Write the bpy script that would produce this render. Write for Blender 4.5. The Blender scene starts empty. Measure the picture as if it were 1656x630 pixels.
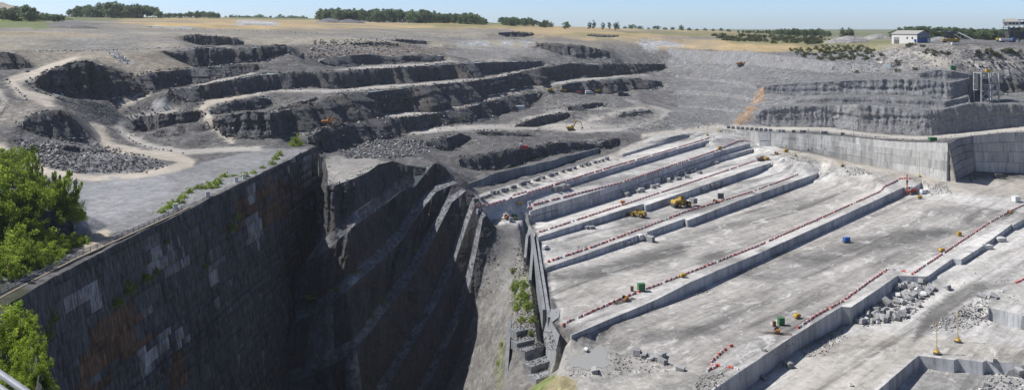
import bpy, bmesh, math, random, time
import numpy as np
from mathutils import Vector, Matrix
from mathutils.bvhtree import BVHTree
from mathutils.geometry import delaunay_2d_cdt

T0 = time.time()
random.seed(7); RNG = np.random.default_rng(11)
SC = bpy.context.scene
COL = SC.collection

# ------------------------------------------------------------------ camera, sky, sun, exposure
F = 1400.0            # focal length in photograph pixels (1656 wide)
CX, HY = 828.0, 42.0  # principal column and horizon row of the photograph
CZ = 100.0            # camera height in the scene
cam_d = bpy.data.cameras.new('camera'); cam = bpy.data.objects.new('camera', cam_d); COL.objects.link(cam)
cam.location = (0, 0, CZ); cam.rotation_euler = (math.radians(90), 0, 0)
cam_d.sensor_width = 36.0; cam_d.lens = 36.0*F/1656.0
cam_d.shift_y = -(315.0-HY)/1656.0
cam_d.clip_start = 0.5; cam_d.clip_end = 30000
SC.camera = cam

SUN_EL, SUN_AZ = math.radians(50), math.radians(-81)   # azimuth from +Y towards +X
world = bpy.data.worlds.new('World'); SC.world = world; world.use_nodes = True
wn = world.node_tree; bg = wn.nodes['Background']
sky = wn.nodes.new('ShaderNodeTexSky'); sky.sky_type = 'NISHITA'; sky.sun_disc = False
sky.sun_elevation = SUN_EL; sky.sun_rotation = SUN_AZ
sky.air_density = 0.42; sky.dust_density = 0.4; sky.ozone_density = 2.0; sky.altitude = 60
wn.links.new(sky.outputs[0], bg.inputs[0]); bg.inputs[1].default_value = 0.125
sun_d = bpy.data.lights.new('sun', 'SUN'); sun = bpy.data.objects.new('sun', sun_d); COL.objects.link(sun)
sun_d.energy = 4.8; sun_d.angle = math.radians(0.53); sun_d.color = (1.0, 0.968, 0.915)
sdir = Vector((math.sin(SUN_AZ)*math.cos(SUN_EL), math.cos(SUN_AZ)*math.cos(SUN_EL), math.sin(SUN_EL)))
sun.rotation_euler = sdir.to_track_quat('Z', 'Y').to_euler(); sun.location = (-300, 200, 500)
SC.view_settings.view_transform = 'Standard'; SC.view_settings.look = 'None'
SC.view_settings.exposure = 0.3; SC.view_settings.gamma = 1.0; SC.view_settings.use_curve_mapping = False
SC.cycles.use_denoising = True
SC.cycles.max_bounces = 6; SC.cycles.diffuse_bounces = 3; SC.cycles.transparent_max_bounces = 8

# ------------------------------------------------------------------ helpers
def P(px, py, D):
    return (((px-CX)*D/F), D, CZ-(py-HY)*D/F)
def DZ(py, Z):
    return -Z*F/(py-HY)
def proj(v):
    v = np.asarray(v, float)
    d = np.maximum(v[..., 1], 1.0)
    return CX+v[..., 0]*F/d, HY+(CZ-v[..., 2])*F/d

def hash3(ix, iy, iz, seed):
    h = (ix.astype(np.int64)*374761393 + iy.astype(np.int64)*668265263 + iz.astype(np.int64)*2147483647 + seed*1274126177) & 0xffffffff
    h = ((h ^ (h >> 13))*1274126177) & 0xffffffff
    h = ((h ^ (h >> 16))*2246822519) & 0xffffffff
    return ((h ^ (h >> 15)) & 0xffff)/65535.0
def vn(x, y, z=None, seed=0):
    x = np.asarray(x, float); y = np.asarray(y, float)
    z = np.zeros_like(x) if z is None else np.asarray(z, float)
    ix, iy, iz = np.floor(x), np.floor(y), np.floor(z)
    fx, fy, fz = x-ix, y-iy, z-iz
    fx = fx*fx*(3-2*fx); fy = fy*fy*(3-2*fy); fz = fz*fz*(3-2*fz)
    r = 0
    for a in (0, 1):
        for b in (0, 1):
            for c in (0, 1):
                w = (fx if a else 1-fx)*(fy if b else 1-fy)*(fz if c else 1-fz)
                r = r + w*hash3(ix+a, iy+b, iz+c, seed)
    return r*2-1
def fbm(x, y, z=None, seed=0, octv=4):
    r = 0; a = 1.0; s = 1.0; t = 0
    for o in range(octv):
        r = r+a*vn(np.asarray(x)*s, np.asarray(y)*s, None if z is None else np.asarray(z)*s, seed+o*17); t += a
        a *= .5; s *= 2.03
    return r/t
def cellstep(x, y, z, seed=0):
    "blocky noise: one random value for each cell of a jittered brick grid"
    row = np.floor(z); xx = x+hash3(row, row*0, row*0, seed)*3.7
    return hash3(np.floor(xx), np.floor(y), row, seed+5)*2-1

def smooth01(t):
    t = np.clip(t, 0, 1); return t*t*(3-2*t)

# ------------------------------------------------------------------ materials
def new_mat(name):
    m = bpy.data.materials.new(name); m.use_nodes = True
    nt = m.node_tree; b = nt.nodes['Principled BSDF']
    b.inputs['Roughness'].default_value = .9
    b.inputs['Specular IOR Level'].default_value = .2
    return m, nt, b
def N(nt, t, **kw):
    n = nt.nodes.new(t)
    for k, v in kw.items():
        if k in ('operation', 'blend_type', 'data_type', 'attribute_name', 'noise_dimensions', 'feature', 'distance', 'vector_type', 'clamp', 'attribute_type', 'wave_type', 'bands_direction'):
            setattr(n, k, v)
        else:
            n.inputs[k].default_value = v
    return n
def L(nt, a, b): nt.links.new(a, b)
def ramp(nt, fac, stops):
    r = nt.nodes.new('ShaderNodeValToRGB'); cr = r.color_ramp
    while len(cr.elements) < len(stops): cr.elements.new(.5)
    for e, (p, c) in zip(cr.elements, stops):
        e.position = p; e.color = (c[0], c[1], c[2], 1) if hasattr(c, '__len__') else (c, c, c, 1)
    L(nt, fac, r.inputs[0]); return r.outputs[0]
def mixc(nt, fac, a, b, mode='MIX'):
    m = nt.nodes.new('ShaderNodeMix'); m.data_type = 'RGBA'; m.blend_type = mode
    for s, v in ((m.inputs[0], fac), (m.inputs[6], a), (m.inputs[7], b)):
        if isinstance(v, (int, float)): s.default_value = v
        elif isinstance(v, (tuple, list)): s.default_value = (v[0], v[1], v[2], 1)
        else: L(nt, v, s)
    return m.outputs[2]
def noise(nt, vec, scale, detail=4, rough=.6, dim='3D', dist=0.0):
    n = nt.nodes.new('ShaderNodeTexNoise'); n.inputs['Scale'].default_value = scale
    n.inputs['Detail'].default_value = detail; n.inputs['Roughness'].default_value = rough
    n.inputs['Distortion'].default_value = dist
    if vec is not None: L(nt, vec, n.inputs['Vector'])
    return n.outputs['Fac']
def mapping(nt, vec, scale=(1, 1, 1), rot=(0, 0, 0)):
    m = nt.nodes.new('ShaderNodeMapping'); m.inputs['Scale'].default_value = scale; m.inputs['Rotation'].default_value = rot
    L(nt, vec, m.inputs['Vector']); return m.outputs[0]
def geo_pos(nt): return nt.nodes.new('ShaderNodeNewGeometry').outputs['Position']
def bump(nt, b, h, strength=.5, dist=.3):
    n = nt.nodes.new('ShaderNodeBump'); n.inputs['Strength'].default_value = strength; n.inputs['Distance'].default_value = dist
    L(nt, h, n.inputs['Height']); L(nt, n.outputs[0], b.inputs['Normal'])

_plain = {}
def plain(name, col, rough=.7, metal=0.0, var=.12, scale=3.0, spec=.3):
    "painted or plain surface with slight grime"
    if name in _plain: return _plain[name]
    m, nt, b = new_mat(name)
    pos = nt.nodes.new('ShaderNodeTexCoord').outputs['Object']
    n = noise(nt, pos, scale, 5, .65)
    f = ramp(nt, n, [(.3, 1-var*2.2), (.7, 1+var)])
    c = mixc(nt, 1.0, col, f, 'MULTIPLY')
    L(nt, c, b.inputs['Base Color']); b.inputs['Roughness'].default_value = rough; b.inputs['Metallic'].default_value = metal
    b.inputs['Specular IOR Level'].default_value = spec
    _plain[name] = m; return m

def mat_ground():
    m, nt, b = new_mat('quarry_ground')
    pos = geo_pos(nt)
    at = N(nt, 'ShaderNodeAttribute', attribute_name='albedo'); base = at.outputs['Color']
    st = N(nt, 'ShaderNodeAttribute', attribute_name='streak').outputs['Fac']   # smooth sawn floors
    rk = N(nt, 'ShaderNodeAttribute', attribute_name='rubble').outputs['Fac']   # stony ground
    n1 = noise(nt, pos, .035, 6, .62); n2 = noise(nt, pos, .35, 6, .7); n3 = noise(nt, pos, 1.6, 5, .7)
    c = mixc(nt, 1.0, base, ramp(nt, n1, [(.3, .80), (.5, 1.0), (.72, 1.2)]), 'MULTIPLY')
    c = mixc(nt, 1.0, c, ramp(nt, n2, [(.28, .70), (.5, 1.0), (.75, 1.24)]), 'MULTIPLY')
    c = mixc(nt, 1.0, c, ramp(nt, n3, [(.25, .78), (.5, 1.0), (.8, 1.18)]), 'MULTIPLY')
    # long drag marks along the benches on the sawn floors
    sm = mapping(nt, mapping(nt, pos, (1, 1, 1), (0, 0, -math.radians(46))), (.075, 1, 1))
    s1 = noise(nt, sm, .55, 6, .68, dist=.4); s2 = noise(nt, sm, .12, 5, .6, dist=.7)
    sv = mixc(nt, 1.0, ramp(nt, s1, [(.28, .58), (.45, .96), (.58, 1.05), (.72, 1.2)]), ramp(nt, s2, [(.33, .42), (.47, .9), (.62, 1.14)]), 'MULTIPLY')
    c = mixc(nt, st, c, mixc(nt, 1.0, c, sv, 'MULTIPLY'))
    # pale scraped patches and thin joints
    n4 = noise(nt, mapping(nt, mapping(nt, pos, (1, 1, 1), (0, 0, -math.radians(46))), (.4, 1, 1)), .22, 8, .75, dist=.6)
    pale = ramp(nt, n4, [(.54, 0.0), (.62, .75)])
    pf = N(nt, 'ShaderNodeMath', operation='MULTIPLY'); L(nt, pale, pf.inputs[0]); L(nt, st, pf.inputs[1])
    c = mixc(nt, pf.outputs[0], c, (.58, .565, .54))
    # broken stone speckle
    vo = nt.nodes.new('ShaderNodeTexVoronoi'); vo.inputs['Scale'].default_value = .85; L(nt, pos, vo.inputs['Vector'])
    vo2 = nt.nodes.new('ShaderNodeTexVoronoi'); vo2.inputs['Scale'].default_value = .33; L(nt, pos, vo2.inputs['Vector'])
    vc = nt.nodes.new('ShaderNodeSeparateColor'); L(nt, vo.outputs['Color'], vc.inputs[0])
    spk = ramp(nt, vc.outputs[0], [(0, .50), (.5, .92), (.85, 1.12), (1, 1.55)])
    vc2 = nt.nodes.new('ShaderNodeSeparateColor'); L(nt, vo2.outputs['Color'], vc2.inputs[0])
    spk2 = ramp(nt, vc2.outputs[0], [(0, .72), (.5, 1.0), (1, 1.28)])
    c = mixc(nt, rk, c, mixc(nt, 1.0, mixc(nt, 1.0, c, spk, 'MULTIPLY'), spk2, 'MULTIPLY'))
    L(nt, c, b.inputs['Base Color'])
    h = N(nt, 'ShaderNodeMath', operation='MULTIPLY'); L(nt, vo.outputs['Distance'], h.inputs[0]); L(nt, rk, h.inputs[1])
    h2 = N(nt, 'ShaderNodeMath', operation='ADD'); L(nt, h.outputs[0], h2.inputs[0]); L(nt, n2, h2.inputs[1])
    bump(nt, b, h2.outputs[0], .55, .4)
    return m

def mat_rock(name, base, dark, warm, vert=.35, bumpd=.8):
    m, nt, b = new_mat(name)
    pos = geo_pos(nt)
    vm = mapping(nt, pos, (1, 1, vert))
    n1 = noise(nt, vm, .22, 7, .68); n2 = noise(nt, vm, .9, 6, .72); n3 = noise(nt, pos, .05, 4, .6)
    c = ramp(nt, n1, [(.28, dark), (.48, base), (.72, tuple(x*1.35 for x in base))])
    c = mixc(nt, ramp(nt, n3, [(.48, 0.0), (.68, .75)]), c, warm)
    c = mixc(nt, 1.0, c, ramp(nt, n2, [(.26, .55), (.5, 1.0), (.78, 1.3)]), 'MULTIPLY')
    vo = nt.nodes.new('ShaderNodeTexVoronoi'); vo.feature = 'DISTANCE_TO_EDGE'; vo.inputs['Scale'].default_value = .42
    L(nt, mapping(nt, pos, (1, 1, .55)), vo.inputs['Vector'])
    ck = ramp(nt, vo.outputs['Distance'], [(0, .45), (.07, 1.0)])
    c = mixc(nt, .55, c, mixc(nt, 1.0, c, ck, 'MULTIPLY'))
    L(nt, c, b.inputs['Base Color'])
    h = N(nt, 'ShaderNodeMath', operation='ADD'); L(nt, n1, h.inputs[0]); L(nt, n2, h.inputs[1])
    bump(nt, b, h.outputs[0], .9, bumpd)
    return m

def mat_sawn(name, base, stain=.5, joint=False):
    "sawn limestone face: pale blue grey, vertical water marks, per-block tint"
    m, nt, b = new_mat(name)
    pos = geo_pos(nt)
    inf = nt.nodes.new('ShaderNodeObjectInfo').outputs['Random']
    vm = mapping(nt, pos, (1, 1, .07)); n1 = noise(nt, vm, .9, 6, .7); n2 = noise(nt, pos, .5, 6, .7); n3 = noise(nt, vm, .22, 5, .6)
    c = mixc(nt, 1.0, base, ramp(nt, n1, [(.3, 1-stain), (.48, .98), (.75, 1.16)]), 'MULTIPLY')
    c = mixc(nt, 1.0, c, ramp(nt, n2, [(.3, .86), (.7, 1.1)]), 'MULTIPLY')
    c = mixc(nt, 1.0, c, ramp(nt, n3, [(.32, 1-stain*.7), (.5, 1.0), (.7, 1.1)]), 'MULTIPLY')
    c = mixc(nt, 1.0, c, ramp(nt, inf, [(0, .78), (.5, 1.0), (1, 1.14)]), 'MULTIPLY')
    L(nt, c, b.inputs['Base Color']); bump(nt, b, n2, .35, .12)
    return m

def set_attr(me, name, arr, kind='FLOAT'):
    if kind == 'FLOAT':
        a = me.attributes.new(name, 'FLOAT', 'POINT'); a.data.foreach_set('value', np.asarray(arr, np.float32).ravel())
    else:
        a = me.attributes.new(name, 'FLOAT_COLOR', 'POINT')
        arr = np.asarray(arr, np.float32)
        if arr.shape[1] == 3: arr = np.concatenate([arr, np.ones((len(arr), 1), np.float32)], 1)
        a.data.foreach_set('color', arr.ravel())

def tagit(o, label=None, cat=None, group=None, kind=None):
    if label: o['label'] = label
    if cat: o['category'] = cat
    if group: o['group'] = group
    if kind: o['kind'] = kind
    return o
def mesh_obj(name, verts, faces, mat, parent=None, smooth=False):
    me = bpy.data.meshes.new(name)
    verts = np.asarray(verts, float)
    if isinstance(faces, np.ndarray):
        nf, k = faces.shape
        me.vertices.add(len(verts)); me.vertices.foreach_set('co', verts.astype(np.float32).ravel())
        me.loops.add(nf*k); me.loops.foreach_set('vertex_index', faces.astype(np.int32).ravel())
        me.polygons.add(nf); me.polygons.foreach_set('loop_start', np.arange(0, nf*k, k, dtype=np.int32))
        me.polygons.foreach_set('loop_total', np.full(nf, k, np.int32))
        me.update(calc_edges=True); me.validate()
    else:
        me.from_pydata([tuple(v) for v in verts], [], faces)
    if mat is not None: me.materials.append(mat)
    if smooth: me.polygons.foreach_set('use_smooth', np.ones(len(me.polygons), bool))
    o = bpy.data.objects.new(name, me); COL.objects.link(o)
    if parent is not None: o.parent = parent
    return o
# ------------------------------------------------------------------ terrain: crest and toe lines of every bench
def wp(p):
    return (p[1], p[2], p[3]) if p[0] == 'w' else P(*p)
SCARPS = []      # dict(name, kind, crest [world], toe [world])
def scarp(name, kind, pts, bat=.3, Z=None):
    cr, to = [], []
    for p in pts:
        if Z is not None: px, yc, yt = p; D = DZ(yc, Z)
        else: px, yc, yt, D = p
        h = (yt-yc)*D/F
        cr.append(P(px, yc, D)); to.append(P(px, yt, D-max(.35, bat*h)))
    SCARPS.append(dict(name=name, kind=kind, crest=cr, toe=to))
def scarp2(name, kind, crest, toe):
    SCARPS.append(dict(name=name, kind=kind, crest=[wp(p) for p in crest], toe=[wp(p) for p in toe]))

# back and left benches of blasted rock
scarp('s1', 'rock', [(-180,80,112,395),(-60,83,113,412),(0,85,114,430),(32,88,121,440),(42,97,120,442),(53,113,117,445)])
scarp('s2', 'rock', [(56,134,137,385),(67,121,144,388),(87,113,152,393),(107,107,160,398),(140,100,164,405),(173,107,157,418),(200,115,150,430),(213,127,148,436),(240,119,148,443),(267,115,144,450),(307,112,136,462),(340,109,128,470),(367,107,124,475),(390,105,119,480),(417,104,113,486)])
scarp('s3', 'rock', [(263,82,85,480),(283,86,97,485),(307,81,109,492),(320,78,109,495),(360,78,105,500),(383,81,103,503),(420,77,101,508),(440,75,94,514),(463,74,86,520)])
scarp('s4', 'rock', [(297,58,66,590),(313,57,73,592),(345,58,75,595),(380,62,75,600),(394,69,73,603)])
scarp('s6', 'rock', [(273,147,150,420),(300,145,164,425),(350,135,160,437),(387,127,153,448),(420,122,147,458),(467,118,143,470),(490,117,140,478),(510,119,143,485),(540,117,144,497),(600,112,138,525),(680,107,132,560),(760,103,125,605),(817,100,117,640),(843,100,113,660),(878,99,106,688)])
scarp('sa', 'rock', [(515,98,102,532),(527,96,107,537),(545,92,109,545),(570,90,106,557),(600,88,104,570),(640,92,102,586),(663,90,101,596),(690,89,100,608),(718,91,98,620)])
scarp('sh', 'rock', [(868,70,76,742),(905,71,88,746),(940,73,94,750),(965,79,94,752),(985,84,93,755)])
scarp('sc0', 'rock', [(338,179,188,408),(352,172,186,412),(385,163,180,420),(420,158,176,430),(437,160,171,436)])
scarp('sc', 'rock', [(345,192,212,378),(370,186,221,374),(400,183,223,372),(440,184,224,374),(483,174,209,396),(523,164,203,414),(557,153,195,435),(587,150,188,455),(633,146,182,482),(683,140,179,500),(733,135,169,536),(777,130,158,575),(820,124,146,615),(850,114,139,645),(887,108,133,675),(927,102,126,712),(967,105,125,730),(1000,102,121,748),(1040,103,117,770),(1076,104,113,790)])
scarp('sd', 'rock', [(497,222,234,376),(512,216,249,379),(533,208,245,390),(567,200,232,410),(613,192,222,430),(640,192,216,441),(687,185,207,474),(717,182,200,490),(753,175,196,514),(787,166,190,546),(820,158,180,582),(845,154,172,605),(869,150,161,630)])
scarp('sd2', 'rock', [(908,138,149,645),(925,134,151,652),(943,132,152,660),(980,130,152,672),(1007,128,147,684),(1047,129,143,700),(1070,132,140,708)])
scarp('se', 'rock', [(832,203,205,520),(850,197,205,524),(867,190,205,530),(900,184,197,543),(918,182,190,552)])
scarp('se2', 'rock', [(918,173,179,565),(935,170,179,572),(960,167,175,582),(975,166,171,588)])
scarp('se3', 'rock', [(1000,186,190,552),(1040,179,184,570),(1052,178,181,576)], .8)
scarp('sf', 'rock', [(688,230,236,418),(705,226,242,424),(725,222,243,430),(745,217,236,438),(760,220,225,442)])
scarp('sg', 'rock', [(742,258,268,376),(757,253,275,383),(783,252,277,392),(820,243,271,404),(843,241,264,412),(877,236,254,424),(905,231,248,434),(940,230,244,446),(967,233,241,455),(985,226,242,462),(999,223,231,470)])
scarp('sgcut', 'shadecut', [(756,297,304,348),(783,287,298,357),(800,280,297,363),(833,272,288,376),(883,262,275,395),(933,248,258,428),(968,239,247,446)], .06)
scarp('s7', 'rock', [(211,199,205,393),(222,193,212,396),(237,188,216,400),(267,186,217,402),(300,182,213,405),(321,180,207,408),(334,197,204,405)])
scarp('s8', 'rock', [(36,197,203,316),(50,189,215,319),(70,181,222,324),(110,178,222,330),(119,187,222,333),(132,206,222,338)])
scarp('s9', 'rock', [(806,53,56,800),(820,52,60,803),(845,52,60,807),(863,54,57,812)])
scarp('s10', 'rock', [(950,56,58,850),(965,56,60,852),(985,57,60.5,853),(1001,57.5,59,856)])
scarp('s11', 'rock', [(448,176,180,408),(462,172,180,414),(485,166,174,424),(512,158,163,438)])
scarp('s12', 'rock', [(1000,151,156,652),(1008,150,158,655),(1017,151,156,660)])
scarp('s13', 'rock', [(640,64,67,700),(660,64,71,704),(690,67,72,712)])
scarp('s14', 'rock', [(770,214,218,470),(800,212,220,480),(840,216,222,486),(866,220,223,490)])
scarp('s15', 'rock', [(575,70,73,625),(600,68,76,635),(632,69,74,645)])
scarp('s16', 'rock', [(100,240,244,300),(110,236,248,304),(128,238,246,308)])
# right hand benches, pale grey, lit
scarp('r0', 'slope', [(1078,78,84,810),(1100,80,98,795),(1150,83,103,760),(1200,83,105,722),(1283,92,113,672),(1333,100,118,648),(1400,104,118,625),(1440,111,119,612)], .9)
scarp('r1', 'slope', [(1235,140,147,604),(1260,137,152,602),(1300,135,154,597),(1347,132,153,592),(1400,130,153,587),(1440,127,153,583),(1483,128,156,577),(1537,134,162,571),(1561,129,153,576),(1566,127,153,584)], .25)
scarp('r1a', 'slope', [(1488,119,125,588),(1500,115,129,588),(1520,113,131,587),(1545,116,131,585),(1566,120,126.4,586.5)], .25)
scarp('r2', 'slope', [(1290,163,166,582),(1347,157,168,576),(1407,157,168,570),(1483,160,174,560),(1527,165,175,555),(1566,156,165,562)], .3)
scarp('r3', 'slope', [(1222,186,196,566),(1240,173,204.5,566),(1350,171,206,560),(1387,169,212,550),(1433,173,215,544),(1483,178,219,537),(1507,179,220,534),(1533,176,217,538),(1570,167,213,547),(1610,168,209,552),(1656,169,204,558),(1780,169,198,566)], .28)
scarp('rr', 'rock', [(1578,123,150,600),(1592,123,156,598),(1625,128,150,600),(1656,127,148,602),(1780,127,148,606)], .4)
scarp('rb1', 'slope', [(1092,121,126,758),(1120,123,129,738),(1160,127,133,706),(1200,132,138,668),(1224,140,145,632)], .5)
scarp('rb2', 'slope', [(1088,147,152,692),(1120,146,153,676),(1160,149,156,650),(1200,154,161,620),(1218,160,165,604)], .5)
scarp('rb3', 'slope', [(1095,169,173,636),(1130,169,176,620),(1170,173,180,604),(1205,178,183,588)], .5)
scarp2('rret', 'shadecut', [(1567,156.5,562.5),(1567,153.5,577),(1567.3,127.5,584),(1567.6,121,588),(1574,122.5,599.5)], [(1569,166,561),(1569.5,164.5,575),(1570,163.5,583),(1570.5,162.5,588),(1577,160,597)])
# the sawn wall below the haul road
scarp('wall_mid', 'cutwall', [(1248,215,236,533),(1310,217,243,521),(1380,222,262,507),(1433,228,272,494),(1500,231,284,477),(1533,231,292,468)], .04)
scarp2('wall_ret', 'shadecut', [(1534,231,468.2),(1545,224,482),(1573,219,500)], [(1539,292,468.5),(1553,283,480),(1568,276,495.5)])
scarp('wall_right', 'cutwall', [(1574,219,275.5,500),(1620,215,278,506),(1656,213,281,510),(1800,209,283,516)], .04)
scarp('wall_small', 'cutwall', [(1168,208,213,553),(1200,212,221,547),(1226,214,232,540)], .04)
scarp2('wall_small_ret', 'shadecut', [(1227,214.3,539.6),(1246,214.6,534)], [(1229,239,535),(1247,236.5,532)])
# terraces
scarp('t7', 'cut', [(1007,249,253),(1060,233,237),(1113,219,222)], .05, -65)
scarp('t6', 'cut', [(772,338,345),(847,314.5,322),(960,281,288),(1073,247,254),(1147,226,232)], .05, -66)
scarp('t5a', 'cut', [(857,341,349.5),(967,308,317),(1100,265,273),(1163,244.5,251),(1213,231.5,238)], .05, -70.5)
scarp('t5b', 'cut', [(860,351.5,361),(967,319,329),(1100,275,284),(1163,254,261.5),(1218,240.5,247)], .05, -73.2)
scarp('t4', 'cut', [(871,382,390),(1013,337,348),(1041,329,339),(1044,332,342),(1217,272,283),(1247,263,269.5)], .05, -75.2)
scarp('t3', 'cut', [(883,432,438.5),(947,410,419),(1107,353,364),(1112,356,367),(1200,322,334.5),(1342,273,282.5),(1347,274.5,281.5),(1367,267.5,273)], .05, -79)
scarp('t2', 'cut', [(924,541,546.5),(1056,486,498),(1125,451,470),(1190,424.5,441),(1213,415,430),(1343,357,370),(1461,302.5,315),(1475,303.5,314),(1498,291.5,304)], .05, -83)
scarp('t1', 'cut', [(1070,686,726),(1175,614,652),(1200,597,634),(1288,539,566),(1360,495,526),(1376,496,523),(1452,444.5,463),(1456,445,460),(1496,446.5,459),(1500,445.5,452),(1540,417.5,427),(1554,419,428),(1587,398.5,407),(1636,362,371),(1639,363,372),(1680,340,350),(1760,298,306)], .05, -87)
scarp('t0', 'cut', [(1330,706,740),(1419,630,660),(1485,574,594),(1543,581,602),(1547,579,599),(1589,584.5,606),(1594,581.5,601),(1656,590,611),(1760,603,625)], .05, -92.5)
scarp('tr', 'cut', [(1598,498,516),(1601,497,520),(1656,510,533),(1760,533,560)], .05, -88)
# the spur of old benches in the middle (mostly in shade)
def spur_d(px, off):
    return float(np.interp(px, [436,453,474,494,506,527,541,570,593,613,635,660,700,735,765,803], [297,301,305,307,304,299,296,299,307,317,325,328,335,340,343,349]))-off
def spur(name, crest, oc, toe, ot):
    scarp2(name, 'deep', [(x, y, spur_d(x, oc)) for x, y in crest], [(x, y, spur_d(x, ot)) for x, y in toe])
scarp2('f1', 'deep', [(523,246,345),(531,283,306),(529,299,297),(541,299,296.5),(570,290,299.5),(593,279,305),(613,266,315),(635,260,322),(660,268,324),(690,272,327)],
       [(521,330,341),(530,372,304),(527,384,294.5),(543,368,293.5),(570,344,296.5),(592,329,302),(609,318,311),(642,292,319.5),(660,286,321.5),(686,283,324)])
spur('f2', [(489,426),(506,417),(527,405),(573,365),(613,338),(646,311),(672,301),(700,266),(708,263),(722,272)], 7.5, [(475,506),(500,494),(518,482),(557,450),(603,411),(642,372),(668,333),(702,300),(712,296),(730,290)], 10)
spur('f3', [(472,523),(520,502),(560,470),(607,431),(646,392),(673,352),(706,310),(735,297),(748,297)], 15, [(456,604),(499,587),(570,547),(596,514),(622,481),(661,429),(687,384),(726,316),(748,306)], 17.5)
spur('f4', [(454,623),(500,608),(573,569),(600,535),(626,502),(665,450),(692,404),(731,327),(752,309),(760,306)], 22.5, [(440,730),(520,695),(590,652),(616,613),(655,553),(700,475),(726,416),(746,364),(762,325),(768,318)], 25)
spur('f5', [(438,751),(520,716),(593,673),(620,634),(660,574),(706,494),(732,434),(751,377),(768,331),(776,324)], 30, [(520,850),(600,790),(655,665),(695,590),(733,510),(758,427),(770,370),(776,346),(780,340)], 32.5)
spur('f6', [(600,821),(658,686),(700,608),(739,528),(764,443),(776,380),(781,353),(786,348)], 37.5, [(630,880),(690,720),(716,645),(745,570),(766,500),(784,430),(797,389),(804,370)], 41)
scarp('shrub_bank', 'rock', [(-150,335,415,176),(-60,338,408,187),(0,345,405,190),(60,340,398,194.5),(100,345,391,198.5),(119,362,387,199.5)], .25)
# the tall left wall under the old road, near bank, camera rim
_wl = [(513,235.5),(450,267),(400,291),(333,324),(280,352),(233,372.5),(179,400),(73,455),(37,478),(-20,508),(-90,545),(-180,600)]
_wc = [P(px, y, DZ(y, -49)) for px, y in _wl]
def _wtoe(p):
    z = float(np.interp(p[1], [100, 200, 268, 277, 283, 296, 320, 345, 356], [-126, -126, -126, -122, -116, -104, -90, -77, -72]))
    return ('w', p[0]+(-49-z)*.16, p[1]-.8, CZ+z)
scarp2('left_wall', 'oldwall', [('w',)+p for p in _wc], [_wtoe(p) for p in _wc])
scarp2('near_bank', 'rock', [(-140,530,118),(-60,505,124),(22,495,122),(46,535,106),(66,600,85),(78,700,58),(140,900,36),(300,1000,26),(600,1100,16)],
       [(-110,1150,128),(0,1100,132),(80,1150,121),(110,1250,108),(140,1480,88),(170,1900,66),(250,2200,60),(400,2600,52),(650,2800,46)])
scarp2('camera_rim', 'rock', [('w',-3.2,4.0,97.6),('w',0,3.6,98.0),('w',8,3.4,98.0),('w',40,2,98),('w',160,-5,98)],
       [('w',-5.6,44,2),('w',0,42,2),('w',10,40,2),('w',42,36,3),('w',165,30,3)])

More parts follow.
